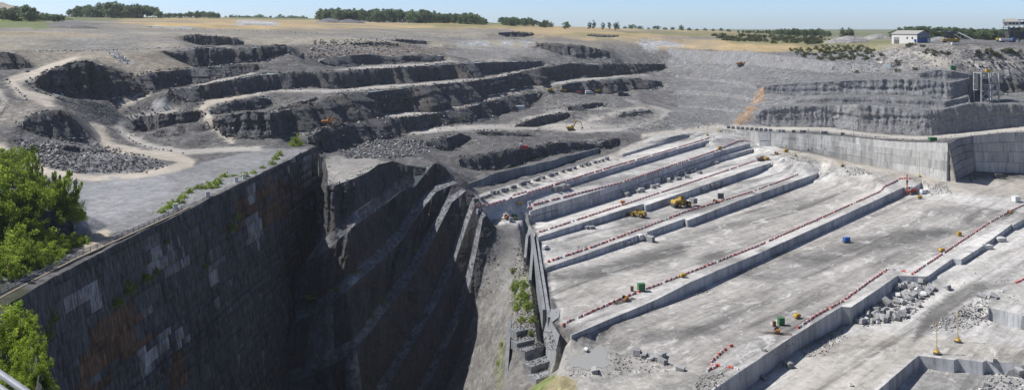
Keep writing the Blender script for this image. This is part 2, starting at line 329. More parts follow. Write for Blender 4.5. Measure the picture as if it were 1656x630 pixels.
# break lines (no face) that shape floors, ramps, roads and the plateau
BREAKS = [
 # far country and plateau
 [(-600,47.6,4500),(500,47.6,4500),(2300,48,4500)],
 [(-700,34.5,3000),(500,37,3000),(800,43,3000),(1100,50,3000),(1400,52,3000),(2500,52,3000)],
 [(-500,20,1300),(0,24,1300),(200,27,1300),(450,29,1300),(600,32,1300),(780,36,1300),(900,42.5,1300),(1000,46,1300),(1100,49,1300),(1200,52,1300),(1300,55,1300),(1430,57,1300),(1656,60,1250),(2100,60,1200)],
 [(-300,34,690),(0,36,700),(100,36,720),(200,36,760),(300,36,830),(400,35,900),(500,37,940),(600,39,990),(700,40,1010),(800,43,1030),(900,48,1030),(1000,51,1020),(1100,54,1010),(1200,57,980),(1300,61,920),(1400,63,820),(1500,65,720),(1600,66,700),(1780,66,700)],
 [(-300,45,590),(0,46,610),(100,45,630),(200,45,660),(300,48,700),(400,47,740),(500,47,780),(600,46,820),(700,49,850),(800,50,880),(900,55,890),(1000,58,880),(1100,63,870),(1200,70,800),(1300,80,725),(1400,86,672)],
 [(-300,61,505),(0,61,525),(100,60,545),(200,61,565),(280,61,582)],
 [(410,58,640),(500,57,675),(600,60,705),(700,63,740),(800,64,775),(860,64,790),(1000,70,815),(1060,74,835)],
 [(-300,79,452),(0,79,466),(60,82,478),(165,82,492),(240,80,503),(300,76,520)],
 [(475,72,545),(560,78,600),(640,76,645),(700,78,670),(800,82,700),(850,80,730)],
 [(1440,100,612),(1480,95,612),(1530,98,604),(1600,98,606),(1656,98,608),(1780,98,610)],
 [(1440,82,640),(1500,80,622),(1560,80,618),(1656,82,620),(1780,82,620)],
 [(1420,72,680),(1480,70,645),(1530,69.5,640),(1600,69,640),(1656,69,640),(1780,69,640)],
 [(1545,114,593),(1578,117,606),(1600,114,609),(1656,113,609),(1780,113,609)],
 # road ramps on the left
 [(123,95,442),(57,119,404),(17,130,386),(33,147,368),(77,163,358),(105,172,346)],
 [(-200,150,372),(-60,152,358),(0,150,352),(10,170,338),(0,190,325),(-150,200,320)],
 [(-200,238,315),(0,243,303),(40,262,286),(75,277,274),(150,287,276),(210,283,282),(262,275,290)],
 [(40,232,300),(90,229,320),(140,232,330),(200,245,318),(270,268,298),(250,275,292)],
 [(140,196,368),(153,207,362),(163,220,352),(165,233,342),(190,243,334),(260,250,330),(310,262,312)],
 [(283,177,415),(230,187,400),(190,203,384),(200,218,370),(230,233,354),(300,243,341),(400,240,346)],
 [(240,150,433),(197,170,404),(150,176,392),(190,180,398)],
 [(336,184,402),(352,207,372),(370,228,362),(420,236,352),(470,240,346)],
 [(140,352,221),(250,300,266),(370,262,312)],
 [(-150,300,200),(0,312,205),(70,318,207),(112,334,210)],
 [(-150,290,272),(0,295,262),(100,300,258),(140,322,243)],
 [(150,375,206),(230,345,226),(330,300,266),(440,255,322)],
 [(60,150,372),(120,160,378),(180,165,396)],
 # middle
 [(660,215,452),(700,210,466),(760,207,478),(800,206,490),(840,210,496)],
 [(620,240,395),(660,236,405),(690,245,392),(720,252,388)],
 [(515,256,335),(560,258,338),(600,254,348),(650,252,352),(690,256,350)],
 [(870,164,618),(900,158,620),(960,158,632),(1010,158,634),(1045,152,660)],
 [(928,207,512),(880,203,530),(860,214,500),(1000,206,532),(1030,200,548),(1062,194,560),(1074,185,578),(1052,174,598),(1018,163,625)],
 [(880,224,452),(940,218,480),(1000,213,505),(1050,210,525),(1110,203,548)],
 [(1000,238,455),(1060,219,500),(1115,205,540),(1160,204,558),(1200,206.5,553)],
 [(975,252,430),(1010,240,455),(1080,222,492),(1130,213,528),(1158,212,540),(1170,222,512),(1150,230,497)],
 [(765,318,330),(800,308,342),(860,292,362),(920,275,388),(985,256,422)],
 [(1200,207,552.5),(1327,208.5,541),(1387,216,520),(1440,221,511),(1493,223,505),(1545,219,513),(1600,213,528),(1656,208,537),(1780,203,545)],
 [(1260,242,505),(1330,254,495),(1400,270,474),(1470,282,462),(1540,298,455),(1600,300,466),(1656,298,478),(1780,296,485)],
 [(1250,250,492),(1290,262,470),(1350,262,468),(1400,274,458)],
 [(1500,315,442),(1560,330,420),(1656,330,425),(1780,325,430)],
 # lower right floor
 [(1600,455,300),(1656,450,304),(1760,440,310)],
 [(1545,475,296),(1565,468,290),(1600,452,303)],
 [(1400,545,258),(1480,530,264),(1530,490,284),(1560,470,292)],
 [(1330,590,236),(1450,550,254),(1560,560,247),(1656,565,245),(1760,575,240)],
 [(1230,660,210),(1330,650,213)],
 # pond, left ends of the terraces
 [(914,560,233.2),(940,549,238.3),(972,554,236),(990,572,228),(992,590,220.5),(960,602,215.7),(914,588,221.3),(914,560,233.2)],
 [(930,570,228.8),(960,578,225.4)],
 [(1010,620,212),(1060,600,219),(1100,590,224),(1140,598,220)],
 [(905,632,208),(980,640,205),(1060,680,190)],
 # ramp on the spur's right side
 [(800,420,305),(791,480,297),(780,550,287),(765,630,277),(748,710,266)],
 [(835,537,245.6),(852,531,247.6)],[(835,547,244.4),(852,541,246.4)],[(836,556,241.6),(864,547,244.6)],[(837,566,240.4),(865,556,243.4)],[(849,572,238.6),(880,554,243.6)],[(851,587,237.4),(883,569,242.4)],[(859,597,233.6),(902,575,239.6)],[(861,612,232.4),(904,590,238.4)],[(867,617,229.6),(912,596,235)],[(869,633,228.4),(914,610,234)],
 [(840,372,312),(846,420,298),(842,470,280),(838,520,262),(828,580,244),(815,640,228),(800,700,212)],
 [(790,358,316),(815,357,317),(845,356,318)],
 [(854,440,289),(860,480,272),(864,520,254),(868,548,243)],
]
# cut ends of the terraces above the trench
_e = [(853,343,329),(857,364,327.2),(868.5,383,307.6),(869,392,306.6),(880.5,433,282.7),(881,440,281.7),(888,500,254),(893,522,243),(905,540,234.6)]
scarp2('trench', 'shadecut', _e, [('w', P(*p)[0]-2.2, p[2]-.5, CZ+float(np.interp(p[2], [234,254,282,308,330], [-93,-91,-87,-82,-77]))) for p in _e])

def polylen(p):
    p = np.asarray(p); return np.concatenate([[0], np.cumsum(np.linalg.norm(np.diff(p[:, :2], axis=0), axis=1))])
def pixlen(p):
    x, y = proj(np.asarray(p)); q = np.stack([x, y], 1)
    d = np.linalg.norm(np.diff(q, axis=0), axis=1); return np.concatenate([[0], np.cumsum(d)])
def dens(p, step):
    "vertices of a polyline kept, long spans filled to about `step` photograph pixels"
    p = np.asarray(p, float); s = pixlen(p); t = []
    for i in range(len(p)-1):
        n = max(1, min(400, int(math.ceil((s[i+1]-s[i])/step)))); t += list(i+np.arange(n)/n)
    t.append(len(p)-1); return np.array(t)
def at(p, t):
    p = np.asarray(p, float); i = np.clip(np.floor(t).astype(int), 0, len(p)-2); f = (t-i)[:, None]
    return p[i]*(1-f)+p[i+1]*f
def normals2(p):
    d = np.gradient(p[:, :2], axis=0); d /= np.maximum(np.linalg.norm(d, axis=1), 1e-6)[:, None]
    return np.stack([d[:, 1], -d[:, 0]], 1)

ROUGH = dict(rock=1.0, slope=.36, deep=.6, cut=0.0, shadecut=0.03, cutwall=0.0, oldwall=0.0)
CV, CE, CZs = [], [], []
def add_chain(pts):
    b = len(CV)
    for p in pts: CV.append((float(p[0]), float(p[1]))); CZs.append(float(p[2]))
    CE.extend((b+i, b+i+1) for i in range(len(pts)-1)); return b
STRIPS = []
for si, s in enumerate(SCARPS):
    r = .05 if s['name'] == 'r0' else ROUGH[s['kind']]
    step = 3.6 if r > .2 else 14.0
    t = dens(s['crest'], step)
    c = at(s['crest'], t); o = at(s['toe'], t*(len(s['toe'])-1)/(len(s['crest'])-1))
    h = np.maximum(c[:, 2]-o[:, 2], .05)
    if r > .2:
        n2 = normals2(c); out = o[:, :2]-c[:, :2]
        sgn = np.sign(np.sum(out*n2, 1)); sgn[sgn == 0] = 1; n2 = n2*sgn[:, None]
        fade = np.minimum(1, np.minimum(np.arange(len(t)), np.arange(len(t))[::-1])/3.0)
        a = r*np.clip(h*.5, .3, 5.5)*fade*np.clip(c[:, 1]/260, .08, 1)**2*(.1 if s['kind'] == 'deep' else 1)
        f1 = fbm(c[:, 0]*.07, c[:, 1]*.07, seed=si*7, octv=3)*1.1+fbm(c[:, 0]*.4, c[:, 1]*.4, seed=si*7+3, octv=2)*.6
        c[:, :2] -= n2*(np.abs(f1)*a)[:, None]
        f2 = fbm(o[:, 0]*.12, o[:, 1]*.12, seed=si*7+9, octv=3)
        o[:, :2] += n2*((f2+.35)*a*.8)[:, None]
        if s['kind'] == 'rock' and s['name'] not in ('near_bank', 'camera_rim', 'shrub_bank'):
            tal = smooth01((fbm(c[:, 0]*.055, c[:, 1]*.055, seed=si*5+2, octv=3)*2.6-.02)*1.3)*fade
            o[:, :2] += n2*(tal*h*.75)[:, None]; s['tal'] = tal
        c[:, 2] += fbm(c[:, 0]*.2, c[:, 1]*.2, seed=si+50, octv=2)*.35*r*fade
    s['C'], s['O'], s['h'] = c, o, h
    b1 = add_chain(c); b2 = add_chain(o)
    CE.append((b1, b2)); CE.append((b1+len(c)-1, b2+len(o)-1))
    STRIPS.append(np.concatenate([c[:, :2], o[::-1, :2]]))
for bl in BREAKS:
    p = [wp(q) for q in bl]; add_chain(at(p, dens(p, 30.0)))
for q in [(-4800,-300,98),(4800,-300,98),(-4800,4700,82),(4800,4700,80),(-3000,600,112),(3000,700,90),(-600,-300,98),(600,-300,98),(-260,60,70),(320,60,8),(420,300,12),(-500,250,84),(-4000,3000,108),(4000,3000,84),(60,100,5),(-60,262,-28),(-60,225,-28),(-50,190,-28),(-62,160,-28),(-35,240,-26),(-30,262,-24),(-35,200,-26),(-38,170,-28),(150,130,6),(0,110,4),(260,160,8),(250,70,7),(120,60,4),(-60,120,-18),(-50,75,-10),(-10,150,-8),(-20,130,-10)]:
    add_chain([q])

def cdt(verts, edges):
    r = delaunay_2d_cdt([Vector(v) for v in verts], edges, [], 0, 1e-4, True)
    return r[0], r[2], r[3]
def solve(verts, zs, edges, report=False):
    v2, fc, orig = cdt(verts, edges)
    n = len(v2); z = np.zeros(n); ok = np.zeros(n, bool)
    for i, og in enumerate(orig):
        if og: z[i] = max(zs[k] for k in og); ok[i] = True
    V = np.array([(v[0], v[1]) for v in v2]); Fc = np.array([f for f in fc if len(f) == 3], int)
    bad = np.where(~ok)[0]
    if len(bad):
        nb = {b: [] for b in bad}
        for f in Fc:
            for a in f:
                if a in nb: nb[a] += [k for k in f if ok[k]]
        for b, l in nb.items():
            if l:
                w = 1/np.maximum(np.linalg.norm(V[l]-V[b], axis=1), .05); z[b] = np.sum(w*z[l])/np.sum(w)
            else: z[b] = 10
    V3 = np.column_stack([V, z])
    if report and len(bad):
        x, y = proj(V3[bad]); print('CROSSINGS', len(bad), sorted({(int(a//8)*8, int(b//8)*8) for a, b in zip(x, y)})[:70])
    return V3, Fc
def pip(poly, pts):
    x, y = pts[:, 0], pts[:, 1]; ins = np.zeros(len(pts), bool)
    lo, hi = poly.min(0), poly.max(0); c = np.where((x >= lo[0]) & (x <= hi[0]) & (y >= lo[1]) & (y <= hi[1]))[0]
    if not len(c): return ins
    xx, yy = x[c], y[c]; r = np.zeros(len(c), bool); j = len(poly)-1
    for i in range(len(poly)):
        xi, yi = poly[i]; xj, yj = poly[j]
        if yi != yj:
            r ^= ((yi > yy) != (yj > yy)) & (xx < (xj-xi)*(yy-yi)/(yj-yi)+xi)
        j = i
    ins[c] = r; return ins
def in_strips(pts):
    r = np.zeros(len(pts), bool)
    for s in STRIPS: r |= pip(s, pts)
    return r

V1, F1 = solve(CV, CZs, CE, True)
print('TIN', len(V1), len(F1), round(time.time()-T0, 1))
tin = BVHTree.FromPolygons([tuple(v) for v in V1], [tuple(int(a) for a in f) for f in F1])
strip1 = in_strips(V1[F1].mean(1)[:, :2])
def tin_z(x, y):
    r = tin.ray_cast((x, y, 400), (0, 0, -1)); return (r[0].z, r[2]) if r[0] else (None, None)

# fill points, finer where the photograph shows more
pts = []
inv = np.concatenate([np.arange(1/195., 1/1050., -3.4/(F*80)), [1/1200., 1/1500., 1/2000., 1/3000., 1/5000.]])
for k, iv in enumerate(inv):
    D = 1/iv
    for px in np.arange(-150, 1790, 4.5 if D < 1050 else 26):
        pts.append(((px+RNG.uniform(-2, 2)-CX)*D/F, D*(1+RNG.uniform(-.002, .002))))
pts = np.array(pts)
keep = ~in_strips(pts); pts = pts[keep]
zz = np.zeros(len(pts)); good = np.ones(len(pts), bool)
for i, (x, y) in enumerate(pts):
    z, idx = tin_z(x, y)
    if z is None: good[i] = False
    else: zz[i] = z
pts = pts[good]; zz = zz[good]
# points that fall behind a crest and out of sight are thinned
V2, F2 = solve(CV+[tuple(p) for p in pts], CZs+list(zz), CE)
keepf = ~in_strips(V2[F2].mean(1)[:, :2])
F2 = F2[keepf]
print('GROUND', len(V2), len(F2), round(time.time()-T0, 1))
# ------------------------------------------------------------------ ground colours (what each patch is made of)
GPX, GPY = proj(V2); GD = V2[:, 1]
jx = fbm(V2[:, 0]*.06, V2[:, 1]*.06, seed=3, octv=3); jy = fbm(V2[:, 0]*.06, V2[:, 1]*.06, seed=8, octv=3)
QX = GPX+jx*7; QY = GPY+jy*3
C_ROCK = np.array((.115, .112, .112)); 
alb = np.tile(C_ROCK, (len(V2), 1)); streak = np.zeros(len(V2)); rub = np.full(len(V2), .8)
def paint(col, mask, st=None, rb=None):
    global alb
    m = mask[:, None]; alb = alb*(1-m)+np.array(col)*m
    if st is not None: streak[:] = streak*(1-mask)+st*mask
    if rb is not None: rub[:] = rub*(1-mask)+rb*mask
def poly(pts, exact=False):
    q = np.column_stack([GPX, GPY] if exact else [QX, QY]); return pip(np.array(pts, float), q).astype(float)
def road(pts, soft=1.6):
    m = np.zeros(len(V2))
    for (x0, y0, w0), (x1, y1, w1) in zip(pts[:-1], pts[1:]):
        dx, dy = x1-x0, y1-y0
        t = np.clip(((GPX-x0)*dx+(GPY-y0)*dy)/(dx*dx+dy*dy), 0, 1)
        w = w0+(w1-w0)*t
        d = np.hypot(GPX-(x0+t*dx), (GPY-(y0+t*dy))*1.0)
        m = np.maximum(m, np.clip((w*.5+soft-d)/soft*.6, 0, 1))
    return np.clip(m, 0, 1)
PALE = (.47, .457, .437); BEIGE = (.40, .36, .305); DUST = (.35, .33, .305); DARK = (.15, .15, .155); GREY = (.165, .162, .16)
TAN = (.40, .30, .16); GRASS = (.13, .16, .055); OLIVE = (.20, .19, .09); SOIL = (.27, .225, .175); BROWN = (.19, .165, .145)
# plateau
paint((.235, .212, .172), poly([(-400,-50),(-400,78),(60,80),(250,76),(300,72),(480,70),(640,72),(850,76),(1000,80),(1080,78),(1200,82),(1300,92),(1440,100),(1500,60),(2200,60),(2200,-50)]), 0, .25)
paint((.15,.16,.085), ((GD > 1150) | ((GPY < 34) & (GPX < 560))).astype(float)*1.0, 0, .1)
paint(TAN, poly([(200,28),(500,32),(620,34),(800,38),(980,42),(1200,52),(1300,72),(1450,108),(1380,104),(1300,94),(1200,83),(1080,79),(1000,66),(880,62),(820,48),(700,46),(600,46),(450,48),(280,44),(190,38)])*.85, 0, .15)
paint(OLIVE, poly([(1180,58),(1330,60),(1420,70),(1450,100),(1400,105),(1310,96),(1270,84),(1290,74),(1180,70)])*.75, 0, .2)
paint((.19,.185,.10), poly([(990,47),(1200,53),(1330,58),(1440,64),(1440,74),(1330,72),(1200,68),(1090,58),(990,52)])*.85, 0, .3)
paint(OLIVE, poly([(700,36),(860,40),(860,44),(700,46)])*.6, 0, .2)
paint(GRASS, poly([(-300,28),(60,30),(100,44),(70,46),(-300,46)])*.9, 0, .1)
paint(OLIVE, poly([(0,66),(140,62),(200,75),(150,79),(0,78)])*.45, 0, .3)
paint(GREY, poly([(80,38),(110,33),(160,37),(175,44),(80,45)]), 0, .5)
paint((.27,.25,.225), poly([(170,47),(300,50),(420,54),(560,56),(700,62),(860,64),(850,78),(640,74),(480,70),(300,72),(240,78),(180,60)])*.8, 0, .5)
paint((.33,.30,.22), poly([(690,64),(830,66),(870,74),(830,78),(700,78)])*.7, 0, .3)
paint(SOIL, poly([(90,85),(160,84),(210,86),(300,100),(300,115),(215,125),(190,105),(150,96),(90,96)])*.8, 0, .45)
paint(BROWN, poly([(500,62),(640,60),(720,76),(730,96),(600,92),(500,98),(480,80)])*.8, 0, 1)
paint((.25,.24,.23), poly([(730,72),(880,76),(900,90),(760,98),(720,90)])*.7, 0, .4)
paint((.23,.20,.17), poly([(190,98),(320,92),(320,112),(215,126)])*.5, 0, .6)
for pg in ([(108,62),(150,62),(168,80),(140,78)],[(168,81),(186,80),(214,103),(196,103)],[(248,38),(318,39),(330,46),(252,46)],[(383,34),(448,35),(450,41),(384,41)],[(736,66),(790,66),(790,74),(742,74)],[(806,66),(826,66),(828,74),(812,74)],[(838,66),(856,66),(860,74),(846,74)],[(1025,66),(1090,67),(1102,76),(1040,76)],[(600,28),(700,30),(702,35),(600,36)],[(1220,124),(1300,124),(1290,135),(1222,134)],[(1440,78),(1470,90),(1500,96),(1490,112),(1440,110)],[(1530,92),(1600,96),(1590,106),(1540,104)]):
    paint((.40,.41,.43), poly(pg)*.9, 0, 1)
paint((.27,.245,.20), poly([(-300,46),(100,46),(300,50),(480,56),(700,62),(700,72),(500,72),(440,74),(300,76),(262,82),(285,98),(310,112),(240,118),(205,114),(150,96),(110,104),(60,112),(40,92),(0,84),(-300,80)])*.7, 0, .45)
for pts_, c_, k_ in (([(150,46,3),(300,50,3),(420,54,3),(560,58,4),(700,63,3),(860,66,3)], (.17,.165,.16), .7), ([(0,55,3),(120,56,3),(180,60,2)], (.30,.22,.12), .6), ([(0,68,4),(120,66,5),(240,66,5),(300,70,4)], (.20,.19,.175), .6), ([(300,66,4),(480,66,5),(640,66,4)], (.32,.30,.24), .6), ([(60,90,4),(140,88,4),(220,92,4),(290,104,4)], (.24,.20,.165), .6), ([(880,58,3),(960,60,4),(1050,64,4)], (.26,.25,.24), .6), ([(600,52,4),(760,56,4),(860,58,3)], (.30,.275,.225), .6), ([(720,84,5),(800,88,6),(900,92,5),(980,97,5)], (.20,.19,.18), .7)):
    paint(c_, road(pts_, 2.5)*k_*(.5+.5*np.clip(jx*3+.6, 0, 1)), 0, .5)
pn = fbm(V2[:, 0]*.012, V2[:, 1]*.02, seed=41, octv=4)
paint((.19,.185,.18), ((GPY < 84) & (GD > 460) & (GD < 1100)).astype(float)*np.clip(pn*2.2-.25, 0, .75), 0, .6)
paint((.16,.17,.075), ((GPY < 70) & (GD > 560) & (GD < 1400)).astype(float)*np.clip(-pn*2.2-.45, 0, .6), 0, .2)
# middle and right grey ground
paint(GREY, ((GPX > 880) & (GPY > 84) & (GPY < 215) & (GD > 440)).astype(float)*.75, 0, .85)
paint((.175,.175,.178), ((GPX > 1085) & (GPY > 84) & (GPY < 212) & (GD > 500)).astype(float), 0, .6)
paint((.29,.27,.25), poly([(1400,100),(1440,80),(1500,72),(1660,74),(1800,74),(1800,118),(1480,114)])*.6, 0, 1)
paint((.15,.145,.15), poly([(1470,66),(1800,64),(1800,72),(1470,71)])*.8, 0, .3)
# dark left flats
paint((.165,.165,.172), poly([(20,222),(130,224),(200,240),(275,268),(240,280),(120,282),(40,262)]), 0, 1)
paint((.21,.21,.215), poly([(80,285),(300,270),(430,240),(500,240),(420,280),(300,330),(230,365),(160,385),(110,380),(130,330)]), 0, .35)
paint((.26,.265,.275), poly([(120,300),(260,285),(290,300),(180,365),(130,370)])*.7, 0, .25)
paint((.20,.185,.165), poly([(0,165),(60,160),(110,170),(120,182),(60,200),(0,210)])*.8, 0, .8)
paint((.38,.38,.38), poly([(240,165),(262,162),(285,172),(270,180),(243,176)])*.8, 0, .2)
paint((.25,.24,.225), poly([(515,252),(600,256),(640,262),(560,300),(520,292)])*.9, 0, .25)
# roads
R_ = [([(124,94,6),(90,105,10),(57,119,12),(20,130,14),(30,147,14),(60,158,16),(80,164,18)], BEIGE),
      ([(-60,150,8),(0,150,8),(8,162,7),(4,172,8),(-40,185,10)], DUST),
      ([(-60,228,16),(0,240,14),(40,262,15),(80,280,13),(150,288,9),(220,284,9),(280,272,12),(306,262,16),(285,254,14),(230,248,12),(180,238,15),(166,224,20),(160,212,22),(150,203,12)], BEIGE),
      ([(240,150,8),(215,160,12),(200,170,12)], BEIGE),
      ([(284,176,10),(240,184,9),(205,194,12),(192,205,14),(210,224,11),(250,238,9),(300,246,8),(360,242,7),(420,240,8)], DUST),
      ([(320,137,3),(350,131,4),(385,125,4),(412,118,3)], DUST),
      ([(420,150,6),(380,157,7),(340,165,9),(326,177,12),(340,195,12),(352,210,12),(375,228,8)], BEIGE),
      ([(400,152,5),(443,147,4),(543,147,4),(587,143,5),(667,137,5),(720,133,4),(767,128,4),(820,121,4),(880,109,3)], DUST),
      ([(543,113,2),(600,109,4),(677,105,4),(713,100,3),(817,98,3)], DUST),
      ([(440,180,5),(480,168,6),(520,155,5)], GREY), ([(470,183,4),(530,165,4)], GREY),
      ([(570,200,8),(617,187,7),(700,182,6),(750,171,5),(800,157,6),(860,144,7),(895,135,4),(930,130,3),(990,124,3),(1067,119,3)], DUST),
      ([(590,197,4),(625,188,4)], DUST),
      ([(650,216,6),(720,208,8),(800,206,10),(880,204,10),(940,208,14),(1000,206,10),(1040,198,8),(1068,188,7),(1060,178,6),(1030,168,5),(1014,162,4)], DUST),
      ([(840,195,4),(900,180,3),(1000,172,3)], DUST), ([(920,206,8),(1000,180,5),(1050,172,5)], DUST), ([(1000,206,8),(1060,196,6),(1080,180,6),(1050,172,5)], DUST),
      ([(920,138,3),(1060,133,3)], GREY), ([(770,318,5),(860,294,8),(940,272,10),(990,254,10),(1030,236,12),(1100,214,12),(1150,208,10),(1200,206,8),(1327,208,7),(1387,216,6),(1440,221,6),(1493,223,5),(1545,219,6),(1600,213,7),(1656,208,8),(1780,203,8)], (.42,.395,.355)),
      ([(1040,219,6),(1130,211,8),(1165,216,8),(1178,224,6),(1160,234,6)], (.40,.37,.325)),
      ([(1480,84,3),(1510,95,8),(1530,102,12),(1500,108,6)], (.42,.385,.33)),
      ([(-60,470,40),(0,445,40),(60,425,36),(120,400,24),(170,378,14)], (.42,.36,.28)),
      ([(130,345,9),(170,330,9),(210,300,7),(180,285,6)], (.26,.26,.265)),
     ]
for pts_, c_ in R_[:]: paint(c_, road(pts_), 0, .12)
paint((.17,.165,.16), road([(1014,163,2),(1045,172,4),(1068,182,6),(1062,192,5),(1020,204,4),(960,208,3)])*.6, 0, .1)
# orange loam chutes
paint((.36,.22,.11), road([(1236,141,7),(1226,158,8),(1212,178,9),(1194,200,12)],2)*.75, 0, .3)
paint((.36,.25,.14), road([(1134,86,4),(1131,97,4)],2)*.8, 0, .3)
# sawn floors of the terraces
TER = [(770,330),(1000,258),(1060,218),(1150,212),(1240,222),(1262,240),(1330,252),(1400,268),(1500,284),(1560,292),(1700,290),(1800,290),(1800,720),(900,720),(870,640),(900,560),(915,545),(905,520),(885,440),(870,380),(853,342),(845,366),(800,362),(775,345)]
paint(PALE, poly(TER, True)*((GD > 180) & (GD < 560)), 1, .08)
paint((.385,.35,.30), road([(1262,246,10),(1330,258,14),(1400,272,16),(1470,285,14),(1545,300,22),(1656,304,30),(1780,300,40)],3)*.8, .3, .1)
paint((.36,.33,.285), poly([(1180,330),(1420,275),(1480,290),(1230,400),(1190,420)])*.35, .6, .05)
paint((.30,.285,.265), poly([(890,440),(1000,405),(1110,368),(1200,338),(1345,285),(1440,290),(1220,398),(1050,470),(915,525)])*.75, 1, .1)
paint((.295,.28,.262), poly([(930,550),(1060,500),(1230,425),(1345,372),(1470,318),(1560,330),(1640,345),(1530,410),(1430,436),(1360,485),(1280,530),(1190,560),(1150,590),(1000,600)])*.8, 1, .1)
paint((.36,.335,.295), poly([(1230,660),(1310,570),(1400,535),(1480,545),(1660,560),(1660,590),(1490,570),(1400,640)])*.7, .8, .1)
# damp and dirty bands on the floors
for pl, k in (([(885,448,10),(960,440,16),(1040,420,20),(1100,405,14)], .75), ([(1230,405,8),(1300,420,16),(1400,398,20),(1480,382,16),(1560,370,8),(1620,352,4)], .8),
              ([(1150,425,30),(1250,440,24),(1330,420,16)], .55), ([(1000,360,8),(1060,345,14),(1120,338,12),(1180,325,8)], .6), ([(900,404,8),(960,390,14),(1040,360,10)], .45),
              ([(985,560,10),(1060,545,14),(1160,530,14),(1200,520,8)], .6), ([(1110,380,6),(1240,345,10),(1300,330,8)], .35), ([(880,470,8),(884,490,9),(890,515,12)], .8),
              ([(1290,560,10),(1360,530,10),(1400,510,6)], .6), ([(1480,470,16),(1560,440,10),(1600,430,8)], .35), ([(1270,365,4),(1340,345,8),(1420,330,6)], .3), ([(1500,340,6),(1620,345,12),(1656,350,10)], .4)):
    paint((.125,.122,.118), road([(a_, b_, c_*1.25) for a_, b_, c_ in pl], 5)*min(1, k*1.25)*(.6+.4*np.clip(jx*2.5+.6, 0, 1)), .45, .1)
for pl in ([(985,632,5),(1050,612,6),(1120,590,6),(1165,552,4),(1220,515,4),(1320,470,4),(1420,425,3)], [(940,470,4),(1000,450,5),(1100,410,5),(1180,375,4)], [(1000,545,4),(1100,520,4),(1220,470,4)], [(1240,420,4),(1330,395,4),(1440,350,4),(1540,320,4)], [(1180,640,6),(1290,585,7),(1400,548,6),(1500,545,5),(1600,555,5)], [(900,480,4),(960,470,5),(1040,445,4)], [(930,395,3),(1010,370,3),(1100,335,3),(1200,300,3)], [(1560,440,7),(1620,415,8),(1700,390,8)]):
    paint((.43,.40,.355), road(pl, 4)*.55*(.5+.5*np.clip(jy*3+.6, 0, 1)), .6, .1)
paint((.11,.107,.104), road([(1480,548,6),(1500,520,28),(1540,488,26),(1580,465,18),(1640,456,6)], 3)*.85, .3, .1)
paint((.16,.155,.15), road([(1440,556,3),(1380,562,3),(1330,575,3)], 2)*.5, .3, .1)
paint((.25,.245,.24), poly([(1488,596),(1660,612),(1780,640),(1780,720),(1400,720)])*.8, .6, .3)
paint((.33,.32,.30), poly([(1590,440),(1780,420),(1780,500),(1600,497)])*.6, .5, .4)
paint((.16,.16,.15), poly([(1600,570),(1780,560),(1780,596),(1620,588)])*.5, .2, .5)
paint((.27,.26,.245), poly([(905,520),(985,545),(1020,600),(1150,595),(1200,606),(1160,720),(840,720),(905,560)])*.8, .2, .5)
paint((.36,.34,.31), road([(960,640,14),(1040,618,16),(1110,602,14),(1160,575,8),(1190,555,5)], 4)*.7, .3, .2)
# floor strip by the trench, spur ramp
paint((.185,.178,.17), poly([(775,350),(850,352),(870,420),(880,500),(880,560),(840,720),(600,720),(700,500),(780,380)])*.9, 0, .5)
paint((.20,.195,.19), road([(822,362,34),(820,400,30),(815,450,26),(806,500,24)], 6)*.8, 0, .15)
paint((.26,.22,.11), poly([(862,612),(900,604),(935,612),(940,660),(850,660)])*(.35+.5*np.clip(jx*2.5+.5, 0, 1)), 0, .4)
paint((.12,.16,.05), poly([(862,612),(900,604),(935,612),(940,660),(850,660)])*np.clip(jy*4-.4, 0, .8), 0, .4)
paint((.12,.14,.06), poly([(828,440),(860,440),(872,470),(866,505),(830,500)])*.45, 0, .8)
paint((.16,.17,.08), poly([(800,560),(815,540),(822,600),(808,640),(800,640)])*.5, 0, .8)
paint((.30,.29,.275), poly([(760,330),(800,320),(770,345)])*.5)
paint(PALE, poly([(772,346),(852,322),(853,345),(846,366),(800,362)], True), 1, .08)
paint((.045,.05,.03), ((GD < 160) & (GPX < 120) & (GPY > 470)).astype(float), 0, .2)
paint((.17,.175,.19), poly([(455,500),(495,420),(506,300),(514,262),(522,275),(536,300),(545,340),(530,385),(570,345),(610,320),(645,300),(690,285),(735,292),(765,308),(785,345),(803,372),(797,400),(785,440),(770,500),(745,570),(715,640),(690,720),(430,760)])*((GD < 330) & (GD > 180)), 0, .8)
tintn = fbm(V2[:, 0]*.02, V2[:, 1]*.02, seed=77, octv=4)
alb *= (1+.10*tintn)[:, None]

# gentle relief on the ground, none on the sawn floors
amp = rub*(.55+.75*(rub > .75))*np.clip(GD/400, .3, 1.6)
Vg = V2.copy()
isline = np.zeros(len(V2), bool)
Vg[:, 2] += np.where(GD < 1100, amp*fbm(V2[:, 0]*.16, V2[:, 1]*.16, seed=21, octv=4)*.9, 0)
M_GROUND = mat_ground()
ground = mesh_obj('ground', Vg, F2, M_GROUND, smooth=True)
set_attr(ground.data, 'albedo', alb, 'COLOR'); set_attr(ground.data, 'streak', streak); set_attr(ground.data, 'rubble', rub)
tagit(ground, 'quarry floors, ramps and plateau of grey stone and dust', None, None, 'structure')

